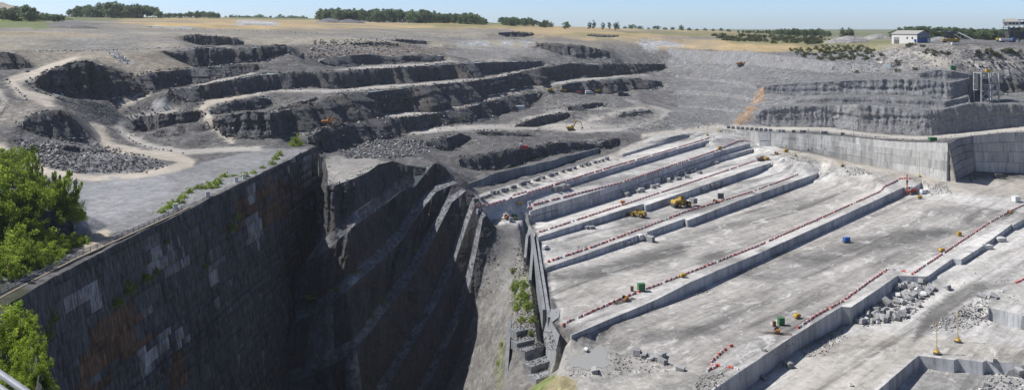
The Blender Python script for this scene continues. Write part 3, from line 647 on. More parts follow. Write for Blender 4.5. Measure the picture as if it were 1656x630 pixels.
# ------------------------------------------------------------------ rock faces of the benches
M_ROCK = mat_rock('blasted_rock', (.105, .106, .113), (.055, .056, .062), (.125, .108, .09))
M_SLOPE = mat_rock('grey_bench_rock', (.225, .225, .23), (.165, .165, .17), (.225, .217, .205), .3, .3)
M_DEEP = mat_rock('old_bench_rock', (.090, .091, .099), (.044, .044, .049), (.098, .078, .066), .10, .9)
M_SHADE = mat_sawn('shade_toned_sawn_stone', (.24, .25, .265), .35)  # darker copy of the sawn stone, with shade put into the colour
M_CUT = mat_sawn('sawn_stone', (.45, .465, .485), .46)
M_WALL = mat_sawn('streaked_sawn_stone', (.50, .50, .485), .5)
FACE_NAME = dict(rock='blasted_face', slope='grey_bench_face', deep='old_bench_face', cut='sawn_terrace_face', shadecut='sawn_return_face', cutwall='sawn_wall_face', oldwall='old_wall_face')
FACES = {}
def loft(s, idx):
    kind = s['kind']; r = .05 if s['name'] == 'r0' else ROUGH[kind]
    C, O, h = s['C'], s['O'], s['h']
    pl = pixlen(C); hp = np.array([abs(a) for a in (proj(O)[1]-proj(C)[1])])
    st = 1.9 if r > .2 else 6
    nc = int(max(6, min(420, pl[-1]/st))); nr = int(max(5, min(46, hp.max()/st))) if r > .2 else 3
    # columns lie on the crest/toe polylines, so that the face meets the ground
    tt = np.sort(np.unique(np.concatenate([np.linspace(0, len(C)-1, nc), np.arange(len(C))])))
    c = at(C, tt); o = at(O, tt); nc = len(tt)
    u = np.linspace(0, 1, nr+1)
    if r > .2:
        prof = u if kind == 'deep' else np.where(u < .66, .40*u/.66, .40+.60*((u-.66)/.34)**1.1)
    else: prof = u
    G = np.zeros((nr+1, nc, 3))
    prof = np.repeat(prof[:, None], nc, 1)
    if 'tal' in s:
        tl = np.interp(tt, np.arange(len(C)), s['tal'])[None, :]; prof = prof*(1-tl)+tl*(u[:, None]**.9)
    G[:, :, :2] = c[None, :, :2]*(1-prof[:, :, None])+o[None, :, :2]*prof[:, :, None]
    G[:, :, 2] = c[None, :, 2]*(1-u[:, None])+o[None, :, 2]*u[:, None]
    if r > .2:
        n2 = normals2(at(s['crest'], tt*(len(s['crest'])-1)/(len(C)-1))); out = o[:, :2]-c[:, :2]
        sg = np.sign(np.sum(out*n2, 1)); sg[sg == 0] = 1; n2 = n2*sg[:, None]
        x, y, z = G[:, :, 0], G[:, :, 1], G[:, :, 2]
        al = np.concatenate([[0], np.cumsum(np.linalg.norm(np.diff(c[:, :2], axis=0), axis=1))])[None, :]+0*z
        ribs = (1-2.2*np.abs(fbm(al*.11, z*.03, seed=idx*3+1, octv=3)))*1.0+fbm(al*.035, z*.01, seed=idx*3+2, octv=2)*.9
        blk = cellstep(al*.3, al*0, z*.22, seed=idx)*.5+cellstep(al*.9, al*0, z*.7, seed=idx+3)*.3
        if kind == 'deep': ribs = fbm(al*.5, z*.02, seed=idx*3+1, octv=3)*1.1; blk = cellstep(al*.35, al*0, z*.16, seed=idx)*.55+cellstep(al*1.0, al*0, z*.35, seed=idx+3)*.35
        if kind in ('rock', 'slope'): blk = blk+(hash3(np.floor(z*.45+fbm(al*.05, al*0, seed=idx, octv=2)*1.2), z*0, z*0, idx+9)-.5)*(1.1 if kind == 'slope' else .7)
        fine = fbm(x*.8, y*.8, z*.8, seed=5, octv=3)*.45
        env = (np.sin(np.clip(u, 0, 1)*math.pi)**.45)[:, None]; env[0] = 0; env[-1] = 0
        a = np.clip(h, .5, 12)[np.clip(np.round(tt).astype(int), 0, len(h)-1)][None, :]*.15+.15
        disp = (ribs*1.2+blk+fine)*a*env*r
        G[:, :, 0] += n2[None, :, 0]*disp; G[:, :, 1] += n2[None, :, 1]*disp
        G[:, :, 2] += env*fbm(x*.5, y*.5, z*.5, seed=9, octv=2)*.2*r
    # the ground's own relief at the shared edges
    for row, e in ((0, c), (nr, o)):
        pass
    V = G.reshape(-1, 3)
    i = np.arange(nr)[:, None]*nc+np.arange(nc-1)[None, :]
    q = np.stack([i, i+1, i+1+nc, i+nc], -1).reshape(-1, 4)
    return V, q
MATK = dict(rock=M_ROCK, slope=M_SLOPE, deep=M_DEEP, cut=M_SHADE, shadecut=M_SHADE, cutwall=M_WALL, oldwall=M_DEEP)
allv, allq = [], []; nb = 0
for idx, s in enumerate(SCARPS):
    V, q = loft(s, idx)
    m = M_SLOPE if s['name'] == 'r0' else MATK[s['kind']]
    o = mesh_obj(FACE_NAME[s['kind']], V, q, m, smooth=False)
    tagit(o, None, None, None, 'structure'); s['obj'] = o
    allv.append(V); allq.append(np.concatenate([q[:, [0, 1, 2]], q[:, [0, 2, 3]]])+nb); nb += len(V)
# everything solid, for setting things down on it
SV = np.concatenate([Vg]+allv); SF = np.concatenate([F2]+[a+len(Vg) for a in allq])
SOLID = BVHTree.FromPolygons(SV.tolist(), SF.tolist())
GROUND = BVHTree.FromPolygons(Vg.tolist(), F2.tolist())
def hit(px, py, tree=None):
    d = Vector(((px-CX)/F, 1, -(py-HY)/F)).normalized()
    r = (tree or GROUND).ray_cast((0, 0, CZ), d)
    return r[0] if r[0] is not None else SOLID.ray_cast((0, 0, CZ), d)[0]
def gz(x, y, default=None):
    r = GROUND.ray_cast((x, y, 400), (0, 0, -1)); return r[0].z if r[0] else default
print('TERRAIN', round(time.time()-T0, 1))
# ------------------------------------------------------------------ loose stone
def hull_rock(seed, npt=11, flat=.8):
    rng = random.Random(seed); bm = bmesh.new()
    for i in range(npt):
        v = Vector((rng.gauss(0, 1), rng.gauss(0, 1), rng.gauss(0, 1))).normalized()*rng.uniform(.75, 1.05)
        v.z *= flat; v.y *= rng.uniform(.7, 1); bm.verts.new(v*.5)
    bmesh.ops.convex_hull(bm, input=bm.verts); bmesh.ops.delete(bm, geom=[v for v in bm.verts if not v.link_faces], context='VERTS')
    bmesh.ops.triangulate(bm, faces=bm.faces); bmesh.ops.recalc_face_normals(bm, faces=bm.faces)
    bm.verts.index_update()
    V = np.array([v.co[:] for v in bm.verts]); Fa = np.array([[v.index for v in f.verts] for f in bm.faces]); bm.free(); return V, Fa
ROCKS = [hull_rock(100+i, 9+i % 4, .6+.07*(i % 5)) for i in range(10)]
M_STONE, _nt, _b = new_mat('loose_stone')
_at = N(_nt, 'ShaderNodeAttribute', attribute_name='tint').outputs['Color']
_n = noise(_nt, geo_pos(_nt), 1.6, 5, .7)
L(_nt, mixc(_nt, 1.0, _at, ramp(_nt, _n, [(.3, .72), (.7, 1.2)]), 'MULTIPLY'), _b.inputs['Base Color']); bump(_nt, _b, _n, .6, .2)
def build_rocks(name, items, label, tint=(.24, .24, .25), var=.3, pale=.06, palecol=(.5, .5, .5)):
    "items: (x, y, z, size); one heap or row of loose stone as one piece of stuff"
    if not items: return None
    Vs, Fs, Ts = [], [], []; nb = 0
    rng = random.Random(len(items)*13+7)
    for (x, y, z, s) in items:
        V, Fa = ROCKS[rng.randrange(10)]
        a = rng.uniform(0, 6.28); ca, sa = math.cos(a), math.sin(a); t = rng.uniform(-.5, .5); ct, st_ = math.cos(t), math.sin(t)
        sc = np.array((s*rng.uniform(.8, 1.3), s*rng.uniform(.7, 1.1), s*rng.uniform(.55, 1.0)))
        v = V*sc; v = np.column_stack([v[:, 0], v[:, 1]*ct-v[:, 2]*st_, v[:, 1]*st_+v[:, 2]*ct])
        v = np.column_stack([v[:, 0]*ca-v[:, 1]*sa, v[:, 0]*sa+v[:, 1]*ca, v[:, 2]])
        Vs.append(v+np.array((x, y, z+.18*s))); Fs.append(Fa+nb); nb += len(V)
        k = 1+rng.uniform(-var, var); c = np.array(palecol if rng.random() < pale else tint)*k
        Ts.append(np.tile(c, (len(V), 1)))
    o = mesh_obj(name, np.concatenate(Vs), np.concatenate(Fs), M_STONE)
    set_attr(o.data, 'tint', np.concatenate(Ts), 'COLOR')
    tagit(o, label, None, None, 'stuff'); return o
def rnd_size(rng, lo, hi, k=2.2):
    return lo+(hi-lo)*rng.random()**k
def zone(name, label, polyp, n, lo, hi, dmax=1e9, dmin=0, tree=None, **kw):
    rng = random.Random(sum(ord(c) for c in label)); pp = np.array(polyp, float); it = []
    x0, y0 = pp.min(0); x1, y1 = pp.max(0); tries = 0
    while len(it) < n and tries < n*6:
        tries += 1
        px, py = rng.uniform(x0, x1), rng.uniform(y0, y1)
        if not pip(pp, np.array([[px, py]]))[0]: continue
        h = hit(px, py, tree)
        if h is None or not (dmin < h.y < dmax): continue
        it.append((h.x, h.y, h.z, rnd_size(rng, lo, hi)))
    return build_rocks(name, it, label, **kw)
def row(name, label, pts_, sp, lo, hi, jit=1.5, keep=1.0, **kw):
    rng = random.Random(sum(ord(c) for c in label)); it = []
    for (x0, y0), (x1, y1) in zip(pts_[:-1], pts_[1:]):
        n = max(1, int(math.hypot(x1-x0, y1-y0)/sp))
        for i in range(n):
            if rng.random() > keep: continue
            t = (i+rng.uniform(-.3, .3))/n; px = x0+(x1-x0)*t+rng.uniform(-jit, jit)*.6; py = y0+(y1-y0)*t+rng.uniform(-jit, jit)*.5
            h = hit(px, py)
            if h is not None: it.append((h.x, h.y, h.z, rng.uniform(lo, hi)))
    return build_rocks(name, it, label, **kw)
# scree at the foot and lip of every blasted face
for s in SCARPS:
    if s['kind'] not in ('rock', 'slope', 'deep'): continue
    if s['name'] in ('near_bank', 'camera_rim', 'shrub_bank'): continue
    rng = random.Random(s['name']); it = []
    C, O, h = s['C'], s['O'], s['h']; plx = pixlen(C)
    n = int(plx[-1]*(3.4 if s['kind'] == 'rock' else 1.7))
    n2 = normals2(C); out = O[:, :2]-C[:, :2]; sg = np.sign(np.sum(out*n2, 1)); sg[sg == 0] = 1; n2 = n2*sg[:, None]
    for k in range(n):
        t = rng.uniform(0, len(C)-1.001); i = int(t); f = t-i
        clump = .5+.5*math.sin(t*.7+7*math.sin(t*.13))
        if rng.random() < .72:
            b = O[i]*(1-f)+O[i+1]*f; dd = rng.random()**2*(.3+.5*h[i])*(.4+clump)
            if rng.random() < .3: dd = -dd*.4
            x, y = b[0]+n2[i, 0]*dd, b[1]+n2[i, 1]*dd
        else:
            b = C[i]*(1-f)+C[i+1]*f; dd = rng.uniform(.3, 3.0)*(.5+clump)
            x, y = b[0]-n2[i, 0]*dd, b[1]-n2[i, 1]*dd
        r_ = SOLID.ray_cast((x, y, 300), (0, 0, -1))
        if r_[0] is None: continue
        it.append((x, y, r_[0].z, rnd_size(rng, .35, 1.9 if s['kind'] == 'rock' else 1.2)*(1 if b[1] > 350 else .75)))
    tn = (.12, .116, .113) if s['kind'] == 'rock' else ((.26, .26, .265) if s['kind'] == 'slope' else (.12, .12, .122))
    build_rocks('scree', it, None, tint=tn, pale=.05 if s['kind'] != 'deep' else .0)
zone('rubble_field', 'dark broken stone spread inside the bend of the left haul road', [(20,224),(130,226),(200,242),(272,268),(240,280),(120,280),(40,262)], 2300, .25, 1.25, tint=(.115,.112,.112), pale=.02)
zone('rubble_field', 'coarse grey blast rubble on the bench right of the orange excavator', [(545,245),(600,228),(680,226),(700,246),(640,256),(560,256)], 1500, .4, 1.9, tint=(.20,.20,.205), pale=.10)
zone('rubble_field', 'grey rubble slope below the machines on the middle bench', [(880,152),(990,156),(1050,164),(960,182),(900,190),(872,176)], 700, .4, 1.5, tint=(.25,.25,.255))
zone('rubble_field', 'brown blast heap on the upper bench', [(505,66),(640,62),(690,80),(640,88),(560,88),(500,94)], 800, .5, 2.6, tint=(.20,.18,.165))
zone('rubble_field', 'broken stone along the left mound below the road bend', [(40,232),(90,236),(110,268),(60,262)], 160, .8, 2.2, tint=(.27,.26,.245), pale=.2)
zone('rubble_field', 'grey stones on the slope right of the curved ramp', [(1000,205),(1080,190),(1160,190),(1150,206),(1050,214)], 420, .4, 1.6, tint=(.30,.30,.305))
zone('rubble_field', 'stony slope under the trucks at the plateau edge', [(1380,78),(1470,76),(1560,78),(1656,84),(1656,112),(1540,108),(1440,118),(1330,122)], 1400, .4, 2.0, tint=(.30,.295,.29), pale=.16)
zone('rubble_field', 'pale stone heaped on the right upper bench', [(1222,124),(1300,124),(1290,135),(1222,134)], 420, .5, 1.6, tint=(.40,.40,.40))
zone('rubble_field', 'rubble and weeds between the spur ramp and the sawn slots', [(835,395),(852,385),(858,440),(868,480),(880,530),(900,540),(905,570),(868,560),(828,560),(826,480)], 1300, .25, 1.1, tint=(.18,.175,.168))
zone('rubble_field', 'loose stones scattered over the spur ramp', [(800,400),(835,400),(828,560),(770,630),(740,630),(790,470)], 700, .15, .6, tint=(.18,.175,.17))
zone('rubble_field', 'small spoil below the foremost terrace corner', [(1135,604),(1170,606),(1165,630),(1120,630)], 120, .2, 1.0, tint=(.25,.24,.23))
zone('rubble_field', 'gravel heap at the end of the second terrace', [(1496,296),(1530,300),(1540,312),(1505,315)], 300, .3, 1.1, tint=(.34,.34,.34))
zone('rubble_field', 'gravel heap at the end of the third terrace', [(1366,270),(1390,271),(1412,282),(1368,283)], 220, .3, 1.2, tint=(.34,.34,.34))
zone('rubble_field', 'gravel heap at the end of the fourth terrace', [(1268,250),(1300,252),(1330,264),(1262,262)], 260, .3, 1.3, tint=(.36,.36,.36))
zone('rubble_field', 'grey rubble at the top end of the highest terrace', [(1120,220),(1150,218),(1170,230),(1150,232)], 160, .3, 1.2, tint=(.36,.36,.37))
zone('rubble_field', 'fine rubble right of the black ramp', [(1512,520),(1545,500),(1600,480),(1598,525),(1540,535),(1500,535)], 650, .25, 1.2, tint=(.30,.30,.30), pale=.12)
zone('rubble_field', 'rubble bed of the collapsed blocks', [(1378,520),(1452,462),(1490,450),(1520,470),(1470,515),(1400,530)], 900, .2, 1.1, tint=(.30,.295,.29), pale=.1)
zone('rubble_field', 'debris heap at the foot of the front terrace', [(1296,562),(1345,535),(1362,530),(1372,545),(1330,575),(1300,578)], 420, .15, .9, tint=(.26,.25,.24))
zone('rubble_field', 'stones along the foot of the lower right ledge', [(1600,600),(1656,615),(1656,630),(1580,630)], 180, .2, 1.2, tint=(.30,.30,.30), pale=.15)
zone('rubble_field', 'stones and dirt around the pond rim', [(985,570),(1030,575),(1090,585),(1080,600),(1010,605),(920,610),(925,600),(985,598)], 260, .15, .9, tint=(.25,.24,.23), pale=.15)
zone('rubble_field', 'sparse stones on the right hand ground', [(1560,420),(1656,405),(1656,495),(1600,495),(1540,470)], 160, .2, .8, tint=(.33,.33,.33), pale=.3)
zone('rubble_field', 'riprap strip on the reclaimed left slope', [(168,81),(186,80),(214,103),(196,103)], 260, .5, 1.5, tint=(.42,.43,.45), pale=.3)
zone('rubble_field', 'stones thrown over the benches of the left hand pit wall', [(140,110),(480,110),(480,240),(330,240),(150,210)], 900, .35, 1.2, tint=(.16,.155,.152))
zone('rubble_field', 'stones thrown over the benches of the rear pit wall', [(480,100),(880,80),(1060,100),(1060,220),(760,240),(500,200)], 1500, .4, 1.3, tint=(.17,.168,.168))
zone('rubble_field', 'stones thrown over the grey right hand benches', [(1080,85),(1240,85),(1560,120),(1560,200),(1200,200),(1080,200)], 1100, .4, 1.3, tint=(.22,.22,.222))
zone('rubble_field', 'stones along the wall foot strip by the tall left wall', [(240,355),(330,318),(400,285),(330,295),(250,330)], 260, .15, .6, tint=(.36,.36,.36), pale=.3)
for k_, (pg, n_) in enumerate((([(1112,472),(1128,460),(1140,462),(1150,470),(1120,480)],180), ([(1196,438),(1222,428),(1226,434),(1200,444)],90), ([(985,396),(1010,388),(1012,393),(988,402)],60), ([(1030,345),(1045,342),(1046,347),(1032,350)],40), ([(1340,372),(1356,364),(1358,370),(1344,377)],50), ([(930,400),(950,394),(950,400),(932,406)],40), ([(1586,395),(1600,388),(1606,394),(1590,402)],60), ([(1240,570),(1300,545),(1302,552),(1244,580)],80))):
    zone('rubble_field', ('grey spill heap under the long middle terrace', 'spill by the step in the middle terrace', 'chips at the foot of the third terrace', 'chips behind the small loader', 'chips at the far foot of the long terrace', 'chips below the left third terrace', 'spill beside the white topped slabs', 'crumbs along the front terrace foot')[k_], pg, n_, .15, .9, tint=(.27,.265,.255))
for s in SCARPS:
    if s['kind'] != 'cut': continue
    rng = random.Random(s['name']); it = []; C, O = s['C'], s['O']; Lm = polylen(O)
    n2 = normals2(O); out = O[:, :2]-C[:, :2]; sg = np.sign(np.sum(out*n2, 1)); sg[sg == 0] = 1; n2 = n2*sg[:, None]
    for k in range(int(Lm[-1]*1.1)):
        t = rng.uniform(0, len(O)-1.001); i = int(t); f = t-i; b = O[i]*(1-f)+O[i+1]*f; dd = .25+2.2*rng.random()**2.2
        if math.sin(t*1.9)+math.sin(t*.61+2) < rng.uniform(-1.2, 1.2): continue
        x, y = b[0]+n2[i, 0]*dd, b[1]+n2[i, 1]*dd; z = gz(x, y)
        if z is not None and z < b[2]+1: it.append((x, y, z, rnd_size(rng, .12, .75)))
    build_rocks('stone_chips', it, None, tint=(.28, .275, .265), pale=.2)
# rows of boulders that edge the haul roads
for lb, pts_, sp, lo, hi, tn in (
  ('boulders edging the winding road below the dark left face', [(45,118),(42,132),(60,148),(90,158),(105,163)], 4.5, 1.2, 2.6, (.27,.265,.25)),
  ('boulders edging the outer bend of the left road', [(10,128),(20,140),(40,158),(42,170)], 5, 1.0, 2.2, (.30,.30,.285)),
  ('boulders along the lower left road bend', [(175,240),(200,247),(230,252),(265,262)], 6, .9, 2.0, (.23,.23,.235)),
  ('boulders along the inner ramp on the left', [(193,212),(215,229),(240,239),(300,249)], 6, .9, 2.0, (.24,.24,.245)),
  ('boulder line on the reclaimed slope left', [(40,81),(70,83),(165,82),(250,79),(350,75)], 4.5, .8, 1.7, (.24,.24,.24)),
  ('boulder line at the plateau edge', [(240,44),(300,47),(420,51),(560,56),(700,61),(860,64)], 5.5, .8, 1.8, (.20,.20,.205)),
  ('boulders on the short middle ramp', [(195,174),(240,176),(270,184)], 6, 1.0, 2.2, (.24,.24,.24)),
  ('boulder edge of the long second bench', [(545,112),(620,108),(700,102),(820,98)], 4, .8, 1.6, (.26,.26,.265)),
  ('boulder edge of the long third bench', [(540,149),(640,141),(740,132),(830,120),(900,106)], 4, .8, 1.6, (.27,.27,.27)),
  ('boulder edge of the excavator bench', [(620,190),(700,184),(760,172),(830,154),(890,138)], 4, .8, 1.6, (.27,.27,.27)),
  ('boulder edge of the top haul road by the sawn wall', [(1200,210),(1330,212),(1400,220),(1490,227),(1560,219),(1656,212)], 5, .8, 1.5, (.22,.22,.225)),
  ('stones on the grey bench below the dry grass', [(1230,117),(1300,118),(1400,122),(1450,124)], 5, .7, 1.6, (.26,.26,.26)),
  ('stones edging the curved ramp', [(1000,210),(1040,203),(1066,196),(1084,184)], 4, .7, 1.5, (.26,.26,.27)),
  ('white stones beside the left cliff road', [(122,335),(124,350),(130,360),(140,372)], 3, .4, .9, (.5,.5,.5))):
    row('boulder_row', lb, pts_, sp, lo, hi, tint=tn, keep=.8)

# ------------------------------------------------------------------ generic part builder
class MB:
    def __init__(s): s.v = []; s.f = []
    def box(s, c, d, rz=0.0, rx=0.0, ry=0.0, taper=1.0):
        M = Matrix.Translation(Vector(c)) @ Matrix.Rotation(rz, 4, 'Z') @ Matrix.Rotation(ry, 4, 'Y') @ Matrix.Rotation(rx, 4, 'X')
        b = len(s.v); x, y, z = d[0]/2, d[1]/2, d[2]/2
        for sx, sy, sz in ((-1,-1,-1),(1,-1,-1),(1,1,-1),(-1,1,-1),(-1,-1,1),(1,-1,1),(1,1,1),(-1,1,1)):
            k = taper if sz > 0 else 1.0
            s.v.append((M @ Vector((sx*x*k, sy*y*k, sz*z)))[:])
        s.f += [[b+i for i in q] for q in ((0,3,2,1),(4,5,6,7),(0,1,5,4),(1,2,6,5),(2,3,7,6),(3,0,4,7))]; return s
    def prism(s, prof, y0, y1):
        "profile in x,z swept along y"
        b = len(s.v); n = len(prof)
        for y in (y0, y1):
            for p in prof: s.v.append((p[0], y, p[1]))
        s.f.append([b+i for i in range(n)]); s.f.append([b+n+i for i in reversed(range(n))])
        for i in range(n):
            j = (i+1) % n; s.f.append([b+i, b+n+i, b+n+j, b+j])
        return s
    def cyl(s, p0, p1, r, seg=10, r1=None):
        p0, p1 = Vector(p0), Vector(p1); r1 = r if r1 is None else r1
        q = (p1-p0).to_track_quat('Z', 'Y'); b = len(s.v)
        for p, rr in ((p0, r), (p1, r1)):
            for i in range(seg):
                a = 6.28318*i/seg; s.v.append((p+q @ Vector((rr*math.cos(a), rr*math.sin(a), 0)))[:])
        s.f.append([b+seg-1-i for i in range(seg)]); s.f.append([b+seg+i for i in range(seg)])
        for i in range(seg): s.f.append([b+i, b+(i+1) % seg, b+seg+(i+1) % seg, b+seg+i])
        return s
    def bar(s, p0, p1, w, h=None):
        p0, p1 = Vector(p0), Vector(p1); h = h or w; q = (p1-p0).to_track_quat('Z', 'Y'); b = len(s.v)
        for p in (p0, p1):
            for x, y in ((-1,-1),(1,-1),(1,1),(-1,1)): s.v.append((p+q @ Vector((x*w/2, y*h/2, 0)))[:])
        s.f += [[b+i for i in k] for k in ((3,2,1,0),(4,5,6,7),(0,1,5,4),(1,2,6,5),(2,3,7,6),(3,0,4,7))]; return s
    def build(s, name, mat, parent=None, bevel=0.0, smooth=False):
        o = mesh_obj(name, s.v, s.f, mat, parent)
        bm = bmesh.new(); bm.from_mesh(o.data); bmesh.ops.recalc_face_normals(bm, faces=bm.faces)
        if bevel: bmesh.ops.bevel(bm, geom=list(bm.edges), offset=bevel, segments=1, affect='EDGES', clamp_overlap=True)
        bm.to_mesh(o.data); bm.free(); return o
def thing(name, label, cat, loc, rz=0.0, group=None, tilt=None):
    o = bpy.data.objects.new(name, None); COL.objects.link(o); o.empty_display_size = .5
    o.location = loc; o.rotation_euler = (tilt[0] if tilt else 0, tilt[1] if tilt else 0, rz)
    return tagit(o, label, cat, group)
def copy_tree(o, parent=None):
    c = o.copy(); COL.objects.link(c); c.parent = parent
    for ch in list(o.children): copy_tree(ch, c)
    return c
TDIR = math.atan2(.745, .667)          # the direction the terraces run

# ------------------------------------------------------------------ sawn faces: blocks and panels
def face_blocks(s, parent_name, mat, wpx, rows, prot, jitter, seed, hframe=None):
    "each sawn block or panel of a face is a piece of its own, a little proud of the next"
    rng = random.Random(seed); C = np.asarray(s['C']); O = np.asarray(s['O'])
    Lm = polylen(C); tot = Lm[-1]; par = s['obj']
    def pt(d):
        i = int(np.clip(np.searchsorted(Lm, d)-1, 0, len(C)-2)); f = (d-Lm[i])/max(Lm[i+1]-Lm[i], 1e-6); return C[i]*(1-f)+C[i+1]*f, O[i]*(1-f)+O[i+1]*f
    for k, (u0, u1) in enumerate(rows):
        d = 0.0
        while d < tot-.2:
            w = wpx*rng.uniform(.45, 1.6)
            # do not run across a corner
            nxt = [l for l in s['corners'] if l > d+.3]
            e = min(d+w, tot)
            if nxt and (e > nxt[0]-1.0): e = nxt[0]
            (c0, o0), (c1, o1) = pt(d+.03), pt(e-.03)
            dirv = c1[:2]-c0[:2]; ln = np.linalg.norm(dirv)
            if ln > .3:
                n = np.array((dirv[1], -dirv[0]))/ln; out = (o0-c0)[:2]
                if np.dot(n, out) < 0: n = -n
                pr = prot+rng.uniform(0, jitter)+k*(.45 if len(rows) > 2 else 0)
                q = []
                for (cc, oo) in ((c0, o0), (c1, o1)):
                    for uu in (u0, u1):
                        b = cc*(1-uu)+oo*uu; b = b.copy()
                        if uu > .995: b[2] -= .15
                        q.append(b)
                a0, a1, b0, b1 = q            # top/bottom at start, top/bottom at end
                nn = np.array((n[0], n[1], 0))
                tb = .012 if u0 == 0 else .04
                a0 = a0-np.array((0, 0, tb)); b0 = b0-np.array((0, 0, tb))
                back = [p-nn*.4 for p in (a0, b0, b1, a1)]; fr = [p+nn*pr for p in (a0, b0, b1, a1)]
                V = back+fr
                o = mesh_obj('stone_panel', V, [[0,3,2,1],[4,5,6,7],[0,1,5,4],[1,2,6,5],[2,3,7,6],[3,0,4,7]], mat, par)
                bm = bmesh.new(); bm.from_mesh(o.data); bmesh.ops.recalc_face_normals(bm, faces=bm.faces); bm.to_mesh(o.data); bm.free()
            d = e
def corners(s, ang=.25):
    C = np.asarray(s['crest']); L_ = polylen(C); r = []
    d = np.diff(C[:, :2], axis=0); a = np.arctan2(d[:, 1], d[:, 0])
    for i in range(1, len(C)-1):
        if abs((a[i]-a[i-1]+math.pi) % (2*math.pi)-math.pi) > ang: r.append(L_[i])
    return r
def course_rows(n, rng): 
    e = [0]+[ (i+rng.uniform(-.12, .12))/n for i in range(1, n)]+[1]
    return list(zip(e[:-1], e[1:]))
for s in SCARPS:
    s['corners'] = corners(s); nm = s['name']
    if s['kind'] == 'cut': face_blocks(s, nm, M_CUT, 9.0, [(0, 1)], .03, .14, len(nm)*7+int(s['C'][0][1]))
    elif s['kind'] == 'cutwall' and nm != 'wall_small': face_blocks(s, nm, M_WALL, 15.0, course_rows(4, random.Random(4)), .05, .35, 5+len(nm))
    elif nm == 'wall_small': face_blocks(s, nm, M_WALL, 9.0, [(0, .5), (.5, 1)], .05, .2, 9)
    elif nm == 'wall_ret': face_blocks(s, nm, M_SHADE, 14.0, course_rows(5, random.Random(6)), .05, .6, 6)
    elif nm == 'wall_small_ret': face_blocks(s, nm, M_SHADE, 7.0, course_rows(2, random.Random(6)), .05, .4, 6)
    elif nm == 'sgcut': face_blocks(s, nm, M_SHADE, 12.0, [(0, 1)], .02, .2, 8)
# the tall old wall: courses of weathered blocks, some scrubbed white by water
M_OLD, _nt, _b = new_mat('old_wall_stone')
_at = N(_nt, 'ShaderNodeAttribute', attribute_name='tint').outputs['Color']; _ps = geo_pos(_nt)
_n1 = noise(_nt, mapping(_nt, _ps, (1, 1, .06)), 1.8, 6, .7); _n2 = noise(_nt, _ps, .7, 6, .7); _n3 = noise(_nt, mapping(_nt, _ps, (1, 1, .25)), .12, 5, .65)
_c = mixc(_nt, 1.0, _at, ramp(_nt, _n1, [(.32, .2), (.46, .72), (.58, 1.2), (.72, 1.65)]), 'MULTIPLY')
_c = mixc(_nt, 1.0, _c, ramp(_nt, _n2, [(.3, .7), (.7, 1.25)]), 'MULTIPLY')
_c = mixc(_nt, 1.0, _c, ramp(_nt, _n3, [(.35, .55), (.5, 1.0), (.7, 1.25)]), 'MULTIPLY')
L(_nt, _c, _b.inputs['Base Color']); bump(_nt, _b, _n2, .5, .2)
BLEACH = [[(245,395),(285,380),(300,410),(265,440),(245,430)],[(400,345),(418,338),(422,395),(404,402)],[(398,300),(412,290),(416,325),(400,335)],[(486,258),(500,248),(508,300),(490,310)],
          [(335,420),(352,405),(356,455),(340,465)],[(345,475),(356,470),(356,505),(346,508)],[(222,570),(272,535),(275,580),(230,615)],[(280,530),(300,515),(305,545),(285,560)],
          [(235,500),(268,480),(270,500),(240,520)],[(96,500),(158,455),(160,485),(110,515)],[(464,262),(475,255),(478,280),(468,286)],[(255,410),(300,395),(310,430),(262,450)]]
RUST = [[(120,560),(190,515),(195,610),(130,650)],[(190,545),(235,500),(240,560),(200,580)],[(380,330),(470,285),(475,345),(390,385)],[(278,560),(302,540),(295,640),(278,640)],[(180,520),(220,480),(230,560),(190,570)],[(420,300),(460,280),(462,310),(425,330)]]
